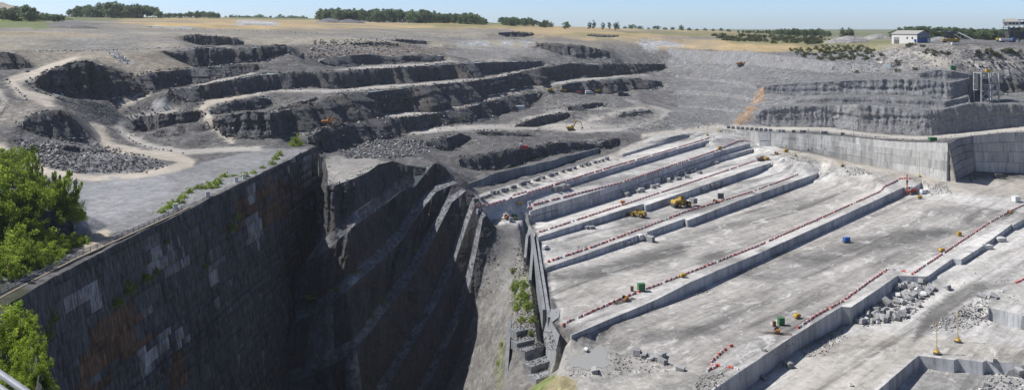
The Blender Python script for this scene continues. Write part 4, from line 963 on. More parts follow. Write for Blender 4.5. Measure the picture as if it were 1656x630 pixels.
def old_wall(s):
    rng = random.Random(31); C = np.asarray(s['crest']); O = np.asarray(s['toe']); par = s['obj']; Lm = polylen(C)
    def pt(d):
        i = int(np.clip(np.searchsorted(Lm, d)-1, 0, len(C)-2)); f = (d-Lm[i])/max(Lm[i+1]-Lm[i], 1e-6)
        return C[i]*(1-f)+C[i+1]*f, O[i]*(1-f)+O[i+1]*f
    blocks = []; z = 0.0
    while z < 62:
        h = rng.choice((1.8, 2.4, 3.0, 3.8))
        z0, z1 = z, z+h; z += h; d = rng.uniform(-3, 0)
        while d < 236:
            w = rng.uniform(1.6, 6.5); d0, d1 = max(d, 0)+.03, min(d+w, 236)-.03; d += w
            if d1-d0 < .4 or rng.random() < (.22 if z0 < 1 else .04): continue
            (c0, o0), (c1, o1) = pt(d0), pt(d1); hh0, hh1 = c0[2]-o0[2], c1[2]-o1[2]
            if z1 > min(hh0, hh1)-(.8 if c0[1] < 300 else 9): continue
            q = [c+(o-c)*(zz_/hh) for c, o, hh in ((c0, o0, hh0), (c1, o1, hh1)) for zz_ in (z0+.03, z1-.02)]
            dirv = (c1-c0)[:2]; nn = np.array((abs(dirv[1]), -dirv[0]*np.sign(dirv[1]), 0))/np.linalg.norm(dirv)
            pr = rng.uniform(.02, .06)+(.5 if (z0 % 10.5) > 9 else 0)
            a0, a1, b0, b1 = q; px, py = proj((a0+b1)/2)
            pp = np.array([[px+rng.uniform(-4, 4), py+rng.uniform(-4, 4)]])
            if any(pip(np.array(g, float), pp)[0] for g in BLEACH) and rng.random() < .97: col = np.array((.37, .365, .36))*rng.uniform(.6, 1.05)
            elif any(pip(np.array(g, float), pp)[0] for g in RUST) and rng.random() < .8: col = np.array((.16, .098, .064))*rng.uniform(.7, 1.3)
            else: col = np.array((.105, .103, .105))*rng.uniform(.9, 1.1)*(1.7 if rng.random() < .02 else 1)
            V = [p-nn*.6 for p in (a0, b0, b1, a1)]+[p+nn*pr for p in (a0, b0, b1, a1)]
            blocks.append((abs((d1-d0)*h)/c0[1]**2, V, col))
    blocks.sort(key=lambda b: -b[0])
    Q = [[0,1,2,3],[4,7,6,5],[0,4,5,1],[1,5,6,2],[2,6,7,3],[3,7,4,0]]
    for a, V, col in blocks[:300]:
        o_ = mesh_obj('stone_block', V, Q, M_OLD, par); set_attr(o_.data, 'tint', np.tile(col, (8, 1)), 'COLOR')
    rest = blocks[300:]
    if rest:
        V = np.concatenate([b[1] for b in rest]); Fq = np.concatenate([np.array(Q)+8*i for i in range(len(rest))])
        o_ = mesh_obj('stone_courses', V, Fq, M_OLD, par); set_attr(o_.data, 'tint', np.repeat(np.array([b[2] for b in rest]), 8, 0), 'COLOR'); o_['kind'] = 'stuff'
    return len(blocks)
for s in SCARPS:
    if s['name'] == 'left_wall': print('OLDWALL', old_wall(s))
print('STONE', round(time.time()-T0, 1))
# ------------------------------------------------------------------ trees and shrubs
def mat_leaf(name, c1, c2):
    m, nt, b = new_mat(name)
    pos = geo_pos(nt); n = noise(nt, pos, .9, 4, .7); inf = nt.nodes.new('ShaderNodeObjectInfo').outputs['Random']
    at_ = N(nt, 'ShaderNodeAttribute', attribute_name='leaf').outputs['Fac']
    f = N(nt, 'ShaderNodeMath', operation='ADD'); L(nt, n, f.inputs[0]); L(nt, at_, f.inputs[1])
    c = ramp(nt, f.outputs[0], [(.35, c1), (.95, c2)])
    c = mixc(nt, 1.0, c, ramp(nt, inf, [(0, .75), (1, 1.2)]), 'MULTIPLY')
    L(nt, c, b.inputs['Base Color']); b.inputs['Roughness'].default_value = .65
    tr = nt.nodes.new('ShaderNodeBsdfTranslucent'); L(nt, c, tr.inputs[0]); mx = nt.nodes.new('ShaderNodeMixShader'); mx.inputs[0].default_value = .55
    out = nt.nodes['Material Output']; L(nt, b.outputs[0], mx.inputs[1]); L(nt, tr.outputs[0], mx.inputs[2]); L(nt, mx.outputs[0], out.inputs[0])
    return m
M_TREE = mat_leaf('woodland_leaves', (.125, .175, .095), (.22, .285, .15))
M_POPLAR = mat_leaf('poplar_leaves', (.06, .095, .05), (.12, .165, .08))
M_SHRUB = mat_leaf('fresh_shrub_leaves', (.17, .25, .03), (.50, .60, .085))
M_SCRUB = mat_leaf('dull_scrub_leaves', (.10, .12, .055), (.20, .215, .11))
M_BARK = plain('bark', (.11, .085, .065), .9)
def crown_mesh(name, seed, nclump, nleaf, rx, rz, leaf, mat, shape='round', ck=1.0):
    rng = np.random.default_rng(seed); P_ = []; Lf = []
    for k in range(nclump):
        u = rng.normal(size=3); u /= np.linalg.norm(u); rr = rng.uniform(.35, 1.0)
        c = u*rr*np.array((rx, rx, rz))
        if shape == 'tall': c[:2] *= .55+.45*math.cos(abs(c[2]/rz)*1.2)
        if shape == 'bush': c[2] = abs(c[2])
        cr = ck*rng.uniform(.22, .42)*min(rx, rz)*(1.15-.5*rr)
        n = int(nleaf/nclump*rng.uniform(.6, 1.4)); d = rng.normal(size=(n, 3)); d /= np.linalg.norm(d, axis=1)[:, None]
        P_.append(c+d*cr*rng.uniform(.55, 1.15, size=(n, 1))); Lf.append(np.full(n, rng.uniform(-.22, .22)))
    P_ = np.concatenate(P_); Lf = np.concatenate(Lf); n = len(P_)
    a = rng.normal(size=(n, 3)); a /= np.linalg.norm(a, axis=1)[:, None]; b = np.cross(a, rng.normal(size=(n, 3))); b /= np.linalg.norm(b, axis=1)[:, None]
    s = leaf*rng.uniform(.6, 1.4, size=(n, 1))
    V = np.stack([P_-a*s, P_-b*s*.6, P_+a*s, P_+b*s*.6], 1).reshape(-1, 3); Fq = np.arange(4*n).reshape(-1, 4)
    o = mesh_obj(name, V, Fq, mat); set_attr(o.data, 'leaf', np.repeat(Lf, 4)+np.repeat(rng.uniform(-.12, .12, n), 4))
    me = o.data; bpy.data.objects.remove(o); return me
def trunk_mesh(h, r, seed, branches=4):
    rng = random.Random(seed); m = MB(); m.cyl((0, 0, -.4), (0, 0, h*.55), r, 7, r*.7); m.cyl((0, 0, h*.55), (rng.uniform(-.2, .2), 0, h*.95), r*.7, 6, r*.25)
    for i in range(branches):
        a = i*6.28/branches+rng.uniform(-.4, .4); z = h*rng.uniform(.4, .65); m.cyl((0, 0, z), (math.cos(a)*h*.2, math.sin(a)*h*.2, z+h*.22), r*.4, 5, r*.15)
    o = m.build('trunk', M_BARK); me = o.data; bpy.data.objects.remove(o); return me
# unit trees: crown about 1 high
TREE_V = [crown_mesh('crown', 10+i, 34, 1300, .46, .52, .045, M_TREE) for i in range(5)]
POP_V = [crown_mesh('crown', 30+i, 22, 700, .24, .46, .032, M_POPLAR, 'tall') for i in range(3)]
SCRUB_V = [crown_mesh('foliage', 50+i, 16, 700, .55, .75, .05, M_SCRUB, 'bush') for i in range(4)]
SHRUB_V = [crown_mesh('foliage', 70+i, 60, 5200, .66, .9, .024, M_SHRUB, 'bush', .62) for i in range(5)]
SHRUBT_V = [crown_mesh('foliage', 80+i, 40, 3200, .5, .48, .026, M_SHRUB, 'tall', .62) for i in range(3)]
TRUNK_ME = trunk_mesh(.62, .022, 3); STEM_ME = trunk_mesh(.5, .03, 5, 5)
def plant(name, label, cat, loc, w, h, crown, stem, lift, group, rng, cname='crown', sname='trunk'):
    r = thing(name, label, cat, loc, rng.uniform(0, 6.28), group)
    c = bpy.data.objects.new(cname, crown); COL.objects.link(c); c.parent = r; c.location = (0, 0, lift*h); c.scale = (w, w*rng.uniform(.85, 1.15), h)
    t = bpy.data.objects.new(sname, stem); COL.objects.link(t); t.parent = r; t.scale = (h, h, h); return r
rngp = random.Random(5)
def base(px, D, dz=0.0):
    x = (px-CX)*D/F; return Vector((x, D, gz(x, D, 100)+dz))
def wood(tag_, x0, x1, n, tops, D0, D1, kind, labels, group, mul=1.0):
    "trees of one wood: tops = skyline (px, py); each tree stands on the ground and reaches the skyline"
    n = int(n*(1.6 if kind == 'round' else 1))
    for i in range(n):
        px = x0+(x1-x0)*(i+.5)/n+rngp.uniform(-3, 3); D = rngp.uniform(D0, D1)
        b = base(px, D); yb = HY+(CZ-b.z)*F/D
        yt = float(np.interp(px, [t[0] for t in tops], [t[1] for t in tops]))+rngp.uniform(-.6, 2.2)
        h = max(4.0, (yb-yt)*D/F); w = h*(rngp.uniform(.85, 1.25) if kind == 'round' else rngp.uniform(.8, 1.0))
        cm = rngp.choice(TREE_V if kind == 'round' else POP_V)
        plant('tree' if kind == 'round' else 'poplar_tree', labels, 'tree', b, w*1.2, h*1.0, cm, TRUNK_ME, .44, group, rngp)
wood('a', 112, 258, 17, [(105,18),(118,11),(140,6),(152,10),(165,3),(185,2),(205,5),(225,5),(250,9),(262,20)], 1080, 1200, 'round', 'broad tree in the wood left of the dry grass plateau', 'trees of the left wood')
wood('a2', 262, 356, 14, [(258,21),(300,19),(305,17),(350,18),(358,23)], 1150, 1280, 'round', 'low tree in the hedge line right of the left wood', 'trees of the left hedge line')
wood('b', 514, 785, 44, [(510,16),(520,13),(545,12),(600,14),(635,14),(640,19),(650,12),(660,18),(672,14),(690,14),(705,20),(730,21),(765,19),(782,28)], 1090, 1220, 'round', 'tree in the long dark belt along the horizon', 'trees of the long horizon belt')
wood('c', 806, 864, 11, [(800,33),(812,27),(860,27),(866,34)], 1120, 1220, 'round', 'tree in the short belt right of the long one', 'trees of the short horizon belt')
wood('c2', 872, 890, 3, [(870,34),(885,31),(892,36)], 1120, 1200, 'round', 'small tree at the end of the short belt', 'small trees ending the short belt')
wood('d', 950, 966, 2, [(945,31),(970,31)], 1080, 1120, 'tall', 'poplar of the left pair on the horizon', 'poplar pair')
wood('d2', 974, 1004, 4, [(970,31),(990,32),(1004,33)], 1080, 1120, 'tall', 'poplar in the row of four on the horizon', 'row of four poplars')
tr = base(915, 1060); plant('tree', 'single round tree on the horizon left of the poplars', 'tree', tr, 12, 9.5, TREE_V[1], TRUNK_ME, .5, None, rngp)
wood('e', 1255, 1345, 22, [(1250,47),(1270,46),(1300,46),(1330,46),(1345,52)], 1000, 1150, 'round', 'tree in the belt behind the grassy bank', 'trees behind the grassy bank')
wood('e2', 1195, 1250, 8, [(1190,50),(1250,48)], 1100, 1250, 'round', 'small tree in the distant row near the sheds', 'distant small trees near the sheds')
wood('f', 1444, 1656, 40, [(1440,47),(1460,44),(1480,41),(1500,42),(1540,43),(1580,45),(1656,47)], 735, 830, 'round', 'tree in the dense wood behind the trucks and hall', 'trees of the wood behind the hall')
for px, pt_ in ((1362,46),(1372,46),(1378,48)):
    b = base(px, 900); h = ((HY+(CZ-b.z)*F/900)-pt_)*900/F; plant('tree', 'round tree behind the gravel heaps', 'tree', b, h*.9, h, TREE_V[0], TRUNK_ME, .5, 'trees behind the gravel heaps', rngp)
wood('g', 0, 100, 12, [(0,8),(10,16),(25,8),(45,6),(60,20),(100,22)], 760, 830, 'round', 'tree at the foot of the grassy spoil heap', 'trees by the spoil heap')
for i, px in enumerate(list(range(365, 500, 9))+list(range(1010, 1190, 13))):
    D = rngp.uniform(1700, 2300); b = base(px, D); h = rngp.uniform(6, 12) if px > 900 else rngp.uniform(9, 16)
    plant('tree', 'tiny far tree on the hazy horizon', 'tree', b, h*rngp.uniform(1.2, 2.2), h, rngp.choice(TREE_V), TRUNK_ME, .45, 'far horizon trees', rngp)
# scrub on the right plateau and slopes
def scrub(label, group, spots, hmin, hmax, mat_v=None, name='scrub_bush', wk=1.5):
    for px, py in spots:
        h_ = hit(px, py)
        if h_ is None: continue
        h = rngp.uniform(hmin, hmax); plant(name, label, 'bush', h_, h*rngp.uniform(1.0, wk), h, rngp.choice(mat_v or SCRUB_V), STEM_ME, .0, group, rngp, 'foliage', 'stem')
def rndspots(polyp, n, seed):
    r = random.Random(seed); pp = np.array(polyp, float); o = []
    while len(o) < n:
        q = (r.uniform(pp[:, 0].min(), pp[:, 0].max()), r.uniform(pp[:, 1].min(), pp[:, 1].max()))
        if pip(pp, np.array([q]))[0]: o.append(q)
    return o
scrub('scrub bush in the belt above the dry grass strip', 'scrub above the dry grass', rndspots([(1150,58),(1240,58),(1330,62),(1350,68),(1312,72),(1240,70),(1170,66)], 150, 1), 2.6, 5.5)
scrub('scrub bush on the grassy bank right of the dry strip', 'scrub on the grassy bank', rndspots([(1275,80),(1330,74),(1400,74),(1415,84),(1400,98),(1330,98),(1290,92)], 190, 2), 1.4, 3.4)
scrub('grey green bush on the bank below the hall', 'bushes below the hall', [(1405,88),(1412,92),(1425,90),(1400,95),(1420,98)], 2.0, 3.5)
scrub('round bush on the stony slope', 'bushes on the stony slope', [(1452,101),(1453,115),(1480,113),(1385,117)], 2.4, 3.8, wk=1.9)
scrub('bush in the thicket below the blue and yellow trucks', 'bushes below the trucks', [(1472,74),(1470,76),(1480,73),(1492,76),(1500,82),(1508,84),(1515,86),(1522,86),(1530,88),(1535,87),(1498,86),(1510,90)], 2.2, 4.2)
scrub('bush in the thicket above the crusher', 'bushes above the crusher', rndspots([(1575,86),(1590,80),(1620,80),(1650,84),(1690,88),(1690,96),(1640,95),(1600,95),(1575,92)], 34, 4), 2.2, 4.0)
# fresh green shrubs by the left road and on the old wall
def shrubs(label, group, rows_, vs=SHRUB_V, name='leafy_shrub'):
    for px, pb, pt_, wpx in rows_:
        b = hit(px, pb)
        if b is None: continue
        h = max(.6, (pb-pt_)*b.y/F); w = wpx*b.y/F
        plant(name, label, 'shrub', b-Vector((0, 0, .2)), w*1.0, h*1.12, rngp.choice(vs), STEM_ME, 0.0 if vs is SHRUB_V else .5, group, rngp, 'foliage', 'stem')
shrubs('tall fresh green shrub on the bank left of the cliff road', 'tall shrubs on the left bank', [(20,345,276,70),(50,350,292,56),(-15,350,250,80),(40,342,298,50),(5,402,305,80),(30,408,335,70),(62,405,352,44),(20,372,300,60)])
shrubs('low green bush crowding the left bank foot', 'bushes at the left bank foot', [(55,414,366,70),(82,408,376,48),(15,427,375,80),(-20,437,370,90),(100,400,378,40),(62,426,392,56),(40,434,392,52),(122,394,372,36),(10,447,402,56),(78,418,390,40),(30,420,365,60),(112,398,380,30)])
shrubs('bright shrub on top of the left mound', 'shrubs on top of the mound', [(75,335,296,40),(108,354,312,44),(95,338,292,34),(60,318,280,44),(20,300,256,60),(-10,300,244,70),(125,356,326,24),(35,296,262,50),(0,272,236,50),(28,262,236,40)])
shrubs('slender young tree rising from the left bank', 'young trees on the left bank', [(52,322,236,26),(112,352,276,36),(88,332,274,28),(62,318,258,20),(98,345,286,24)], SHRUBT_V, 'young_tree')
shrubs('leafy shrub hanging over the near cliff edge', 'shrubs on the near cliff edge', [(6,545,480,76),(30,560,500,60),(44,575,515,46),(52,600,548,44),(58,628,575,44),(-10,600,520,90),(35,640,575,70),(8,645,570,80),(55,655,590,50)])
shrubs('small shrub growing at the edge of the tall old wall', 'shrubs along the old wall edge', [(395,286,276,14),(410,280,272,10),(352,297,284,16),(296,320,310,14),(262,343,333,14),(425,272,266,10),(342,303,290,26),(322,305,296,20),(305,312,300,12),(287,328,318,24),(275,336,324,18),(362,286,274,12),(378,284,280,14)])
shrubs('shrub on the far end of the tall old wall', None, [(480,236,213,20)])
shrubs('weed tuft on the end of the old wall', 'weeds at the wall end', [(452,252,240,10),(440,266,258,12),(446,258,246,10)])
for px, py, hp, wp_ in ((372,372,16,22),(380,352,14,18),(232,452,18,26),(205,470,22,30),(185,492,16,26),(250,440,12,20),(268,392,10,14),(84,520,30,20),(78,545,26,16),(330,432,10,14),(600,512,14,8),(575,440,10,10),(672,405,8,6),(620,490,12,8),(505,478,8,26),(545,468,8,18)):
    r_ = hit(px, py, SOLID)
    if r_ is None: continue
    plant('wall_plant', 'dark leafy plant rooted in a ledge of the shaded cliff', 'plant', r_-Vector((.15, 0, .3)), wp_*r_.y/F, hp*r_.y/F, rngp.choice(SHRUB_V), STEM_ME, 0, 'plants on the shaded cliffs', rngp, 'foliage', 'stem')
for px, py, hp, wp_ in ((834,470,22,18),(845,485,26,22),(855,500,20,20),(838,500,18,16),(848,462,14,14),(862,520,14,14),(830,440,10,10),(858,540,10,10),(846,520,16,14),(812,560,10,8),(806,590,10,8)):
    r_ = hit(px, py)
    if r_ is None: continue
    plant('bank_shrub', 'green shrub on the rubble bank beside the sawn slots', 'shrub', r_-Vector((0, 0, .1)), wp_*r_.y/F, hp*r_.y/F, rngp.choice(SHRUB_V), STEM_ME, 0, 'shrubs on the rubble bank', rngp, 'foliage', 'stem')
print('PLANTS', round(time.time()-T0, 1))
# ------------------------------------------------------------------ paints
M_YEL = plain('yellow_paint', (.50, .33, .06), .65, 0, .25); M_ORG = plain('orange_paint', (.46, .20, .06), .65, 0, .25); M_RED = plain('red_paint', (.42, .07, .06), .6, 0, .25)
M_BLU = plain('blue_paint', (.03, .12, .42), .5); M_GRN = plain('green_paint', (.07, .20, .095), .7, 0, .25); M_WHT = plain('white_paint', (.72, .73, .73), .55)
M_BLK = plain('black_rubber', (.025, .025, .027), .85); M_STL = plain('grey_steel', (.30, .31, .33), .5, .3); M_DKS = plain('dark_steel', (.10, .105, .115), .6, .3)
M_GLS = plain('dark_glass', (.03, .04, .05), .12, 0, .05, 3, .6); M_RUST = plain('rusty_brown', (.22, .12, .075), .8); M_CONC = plain('concrete', (.40, .385, .36), .9)
M_BARR = plain('red_barrier_plastic', (.70, .16, .14), .55, 0, .1); M_BARW = plain('white_barrier_plastic', (.74, .73, .72), .55, 0, .1)
M_BLOCK = mat_sawn('quarried_block', (.31, .312, .315), .3); M_BLOCKP = mat_sawn('fresh_white_block', (.62, .62, .61), .15)
M_ROOF = plain('grey_roof', (.33, .32, .30), .85); M_CLAD = plain('pale_cladding', (.62, .61, .57), .8); M_CLAD_SHADE = plain('shaded_gable_cladding', (.22, .25, .31), .8)  # last cladding is for the hall gables: their shade put into the colour
M_WOOD = plain('weathered_timber', (.24, .20, .15), .9)
M_WATER, _nt, _b = new_mat('murky_water'); _b.inputs['Base Color'].default_value = (.31, .305, .28, 1); _b.inputs['Roughness'].default_value = .12; _b.inputs['Specular IOR Level'].default_value = .5
_n = noise(_nt, geo_pos(_nt), .8, 3, .5); bump(_nt, _b, _n, .08, .05)

# ------------------------------------------------------------------ barriers
def barrier_mesh(mat):
    m = MB(); m.prism([(-.60, 0), (.60, 0), (.60, .12), (.57, .62), (-.57, .62), (-.60, .12)], -.10, .10)
    m.prism([(-.60, 0), (-.18, 0), (-.20, .30), (-.57, .34)], -.26, -.1001); m.prism([(.18, 0), (.60, 0), (.57, .34), (.20, .30)], -.26, -.1001)
    m.prism([(-.60, 0), (-.18, 0), (-.20, .30), (-.57, .34)], .1001, .26); m.prism([(.18, 0), (.60, 0), (.57, .34), (.20, .30)], .1001, .26)
    o = m.build('barrier', mat); me = o.data; bpy.data.objects.remove(o); return me
BAR_R, BAR_W = barrier_mesh(M_BARR), barrier_mesh(M_BARW)
BROWS = [
 ('highest barrier row, nearest the rubble benches', [(775,333),(960,279),(1147,223)], .5), ('barrier row on the double stepped terrace', [(856,337.5),(1000,297),(1163,241),(1211,229)], .5),
 ('barrier row behind the two wheel loaders', [(872,376),(1013,330),(1217,262),(1243,255)], .5), ('barrier row in front of the two wheel loaders', [(885,424),(957,400),(1107,343),(1217,310),(1290,282)], .5),
 ('long middle barrier row ending at the red drill rig', [(910,530),(1220,400),(1453,290)], .5), ('short red run closing the middle row by the drill rig', [(1453,289.5),(1473,289.5)], .1),
 ('front barrier row above the collapsed blocks', [(1289,531),(1320,510),(1361,488),(1397,462),(1434,436)], .5), ('short cross run above the collapsed blocks', [(1434,436),(1450,437),(1466,440)], .35),
 ('right barrier row running to the picture edge', [(1474,444),(1540,400),(1600,360),(1655,332)], .5),
 ('curved barrier run round the front terrace corner', [(1195,555),(1180,561),(1165,571),(1152,583),(1148,590),(1165,592),(1197,597)], .45), ('short loose barrier run outside the front corner', [(1161,591),(1142,601)], .4),
 ('few barriers at the right edge by the upper slab', [(1642,458),(1657,451)], .3)]
units = []
for ri, (lb, pts_, wf) in enumerate(BROWS):
    ws = [hit(*p) for p in pts_]; k = 0
    for a, b in zip(ws[:-1], ws[1:]):
        ln = (b-a).length; n = max(1, int(ln/1.3)); ang = math.atan2(b.y-a.y, b.x-a.x)
        for i in range(n):
            p = a.lerp(b, (i+.5)/n); white = (k % 2 == 1) if wf >= .45 else (rngp.random() < wf); k += 1
            if rngp.random() < .06: continue
            jx_, jy_ = rngp.uniform(-.12, .12), rngp.uniform(-.12, .12)
            units.append((p.y, ri, p.x+jx_, p.y+jy_, gz(p.x, p.y, p.z), ang+rngp.uniform(-.16, .16), white))
units.sort()
for (D, ri, x, y, z, ang, white) in units[:300]:
    o = bpy.data.objects.new('barrier', BAR_W if white else BAR_R); COL.objects.link(o); o.location = (x, y, z-.01); o.rotation_euler = (0, 0, ang)
    tagit(o, ('white' if white else 'red')+' plastic barrier in the '+BROWS[ri][0], 'barrier', ('white' if white else 'red')+' barriers, '+BROWS[ri][0])
for white, me in ((False, BAR_R), (True, BAR_W)):
    rest = [u for u in units[300:] if u[6] == white]
    v0 = np.array([v.co[:] for v in me.vertices]); f0 = [list(p.vertices) for p in me.polygons]; V, Fq = [], []
    for i, (D, ri, x, y, z, ang, w_) in enumerate(rest):
        ca, sa = math.cos(ang), math.sin(ang); V.append(np.column_stack([v0[:, 0]*ca-v0[:, 1]*sa+x, v0[:, 0]*sa+v0[:, 1]*ca+y, v0[:, 2]+z])); Fq += [[a+i*len(v0) for a in f] for f in f0]
    if rest:
        o = mesh_obj('barrier_line', np.concatenate(V), Fq, M_BARW if white else M_BARR)
        tagit(o, ('white' if white else 'red')+' plastic barriers along the farther terrace edges', None, None, 'stuff')

# ------------------------------------------------------------------ stone blocks
def block(px, py, l, w, h, rz, label, group=None, mat=None, tilt=0.0, seed=0, name='stone_block', sink=.1):
    p = hit(px, py)
    if p is None: return
    rng = random.Random(seed*31+int(px*7)+int(py)); m = MB(); m.box((0, 0, h/2-sink), (l, w, h))
    m.v = [(x+rng.uniform(-.06, .06)*l, y+rng.uniform(-.06, .06)*w, z+rng.uniform(-.05, .05)*h) for x, y, z in m.v]
    o = m.build(name, mat or M_BLOCK, None, bevel=.05*min(l, w, h)); o.location = p; o.rotation_euler = (rng.uniform(-tilt, tilt), rng.uniform(-tilt, tilt), rz)
    tagit(o, label, 'stone block', group); return o
rb = random.Random(12)
for zx, zy in ((600,348),(622,342),(640,345),(665,330),(690,328),(712,326),(700,308),(735,302),(770,308),(790,300),(812,270),(845,276),(866,262),(890,266),(900,246),(918,244),(930,230),(952,232),(968,226),(995,236),(935,258),(845,258),(1050,192),(1072,190)):
    block(800+zx/3, 200+zy/3+2, rb.uniform(2.2, 3.6), rb.uniform(1.5, 2.2), rb.uniform(1.3, 2.2), TDIR+rb.uniform(-.5, .5), 'sawn grey block in the line stored under the double step', 'blocks stored under the double step', seed=zx)
for zx, zy in ((292,318),(312,312),(335,308),(350,306)): block(800+zx/3, 200+zy/3+3, rb.uniform(2, 3), 1.8, rb.uniform(1.5, 2.4), TDIR+rb.uniform(-.4, .4), 'grey block standing under the highest barrier row', 'blocks under the highest row', seed=zx)
for zx, zy in ((1005,322),(1050,304),(1066,300),(1100,294)): block(800+zx/3, 200+zy/3+2, rb.uniform(2.4, 3.6), 2, 1.9, TDIR+rb.uniform(-.3, .3), 'dark sided block beside the large loader, under the terrace face', 'blocks beside the large loader', seed=zx)
for zx, zy in ((705,555),(725,552),(742,560),(760,566)): block(800+zx/3, 200+zy/3+2, 2.6, 2, 2.1, TDIR+rb.uniform(-.3, .3), 'pale topped block in the small cluster below the loader terrace', 'small block cluster', seed=zx, mat=M_BLOCKP if zx < 740 else None)
for zx, zy in ((445,508),(470,508),(640,585),(655,580)): block(800+zx/3, 200+zy/3, 2.4, 1.6, 1.1, TDIR+rb.uniform(-.6, .6), 'flat grey slab lying at the terrace foot', 'flat slabs at the terrace foot', seed=zx)
block(1594,402, 4.2, 3.2, 1.8, TDIR-.6, 'white topped slab left of two at the right terrace foot', None, M_BLOCKP); block(1617,390, 4.2, 3.2, 1.8, TDIR-.6, 'white topped slab right of two at the right terrace foot', None, M_BLOCKP)
for px, py, l in ((1274,592,2.6),(1236,613,1.8),(1150,582,1.0),(1236,567,1.2),(1377,623,1.1),(1166,604,.9)): block(px, py, l, l*.7, l*.55, rb.uniform(0, 3), 'loose grey boulder near the front terrace', 'loose boulders near the front terrace', tilt=.3, seed=px)
for px, py, s in ((1030,573,2.4),(1039,577,1.6),(1041,574,1.4),(1052,575,1.5),(1057,580,2.0),(1062,577,1.8),(1069,578,2.4),(1071,586,2.0),(1064,583,1.3),(1050,582,1.1),(1100,598,1.8),(962,601,1.9),(947,566,1.2)):
    block(px, py, s*1.2, s*.8, s*.6, rb.uniform(0, 3), 'broken block on the floor right of the pond', 'broken blocks by the pond', M_BLOCKP if rb.random() < .35 else None, .25, px)
pile = np.array([(1382,520),(1450,466),(1492,452),(1514,468),(1470,512),(1405,526)], float); q_ = 0
while q_ < 170:
    px, py = rb.uniform(1378, 1516), rb.uniform(450, 528)
    if not pip(pile, np.array([[px, py]]))[0]: continue
    s = .55+1.9*rb.random()**2.0; q_ += 1
    block(px, py, s*rb.uniform(.9, 1.5), s*rb.uniform(.6, 1), s*rb.uniform(.45, .8), rb.uniform(0, 3.1), 'angular block in the collapsed pile under the front terrace', 'blocks of the collapsed pile', M_BLOCKP if rb.random() < .22 else None, .55, q_, sink=-.35*rb.random()*s)
for px, py, s in ((1587,480,2.2),(1597,478,1.9),(1606,481,2.6),(1618,471,1.4),(1580,487,1.6),(1532,466,2.2),(1590,490,1.4)): block(px, py, s*1.2, s*.8, s*.5, rb.uniform(0, 3), 'white broken block at the head of the black ramp', 'white blocks at the ramp head', M_BLOCKP if s < 2 else M_BLOCK, .35, px)
for px, py, s in ((1605,585,1.6),(1593,622,1.3),(1660,572,1.5),(1648,600,1.6),(1628,618,1.4)): block(px, py, s*1.2, s, s*.7, rb.uniform(0, 3), 'loose block on the lower right ledge', 'loose blocks lower right', None, .3, px)
for i, px in enumerate(np.arange(1178, 1250, 7.5)): block(px, float(np.interp(px, [1165,1250], [206.5,212.5])), 2.2, 1.2, 1.6, .1, 'upright stone in the kerb row above the small wall', 'kerb stones above the wall', seed=i, sink=0)
for px in (1262,1266,1283,1296,1300,1330,1334,1362): block(px, float(np.interp(px, [1250,1310,1380,1433], [213,214.5,219.5,225])), 2.4, 1.3, 1.5, .05, 'stone in the block kerb along the sawn wall top', 'kerb stones on the sawn wall', seed=int(px), sink=0)
def berm(lb, pts_, sp, grp):
    for (x0, y0), (x1, y1) in zip(pts_[:-1], pts_[1:]):
        n = int(math.hypot(x1-x0, y1-y0)/sp)
        for i in range(n):
            t = (i+rb.uniform(.1, .9))/n; block(x0+(x1-x0)*t, y0+(y1-y0)*t, rb.uniform(1.5, 2.6), 1.3, rb.uniform(.9, 1.5), TDIR+rb.uniform(-.3, .3), lb, grp, M_SHADE, .1, i, sink=.05)
berm('block in the stone kerb above the highest barrier row', [(766,327),(800,313),(860,294),(920,275),(987,257)], 7, 'stone kerb above the highest row')
# steps of sawn stone at the left end of the floor
for i, (a, b, hh, dep) in enumerate((((835,537,245),(852,531,247),2.4,3.2),((836,556,241),(864,547,244),2.4,3.2),((849,572,238),(880,554,243),3.2,3.4),((859,597,233),(902,575,239),3.2,3.6),((867,617,229),(916,594,235),3.4,3.6))):
    A, B = Vector(P(*a)), Vector(P(*b)); A.z = B.z = (A.z+B.z)/2; d = (B-A).normalized(); nrm = Vector((-d.y, d.x, 0)); ln = (B-A).length
    m = MB(); m.box((0, dep/2, -hh/2), (ln, dep, hh)); o = m.build('stone_step', M_SHADE); o.location = (A+B)/2; o.rotation_euler = (0, 0, math.atan2(d.y, d.x))
    build_rocks('step_rubble', [(*(A+d*rb.uniform(0, ln)+nrm*rb.uniform(.1, dep))[:2], A.z, rb.uniform(.2, .8)) for _ in range(int(ln*9))], 'loose stone lying on a sawn step', tint=(.25, .245, .235))
    tagit(o, ('topmost', 'second', 'third', 'fourth', 'lowest')[i]+' sawn stone step stacked left of the pond', 'stone step')
# thin sawn walls left standing in the trench
for i, (a, b, lb) in enumerate((((868,384,308),(888.5,512,248),'long thin sawn wall bordering the terrace ends'),((860,372,312),(880,500,253),'thin sawn wall beside the pale floor strip'),((862,388,303),(857,452,282),'short thin wall left of the pale floor strip'),((852.5,378,310),(849,416,297),'shortest thin wall at the top of the trench'),
      ((825,511,262),(816,640,230),'outer thin wall beside the spur bank'),((833,547,252),(827,640,231),'second thin wall beside the stone steps'),((846,573,243),(842,640,230),'third thin wall beside the stone steps'),((854,592,238),(854,640,229),'thin wall under the fourth stone step'))):
    A, B = Vector(P(*a)), Vector(P(*b)); m = MB(); zb = min(A.z, B.z)-9
    d = (B-A); d.z = 0; d.normalize(); nr = Vector((-d.y, d.x, 0))*.45
    m.v = [tuple(q) for q in (A-nr, B-nr, B+nr, A+nr)]; m.v = [(x, y, zb) for x, y, z in m.v]+m.v
    m.f = [[0,3,2,1],[4,5,6,7],[0,1,5,4],[1,2,6,5],[2,3,7,6],[3,0,4,7]]; o = m.build('sawn_slab', M_SHADE); tagit(o, lb, 'stone wall')
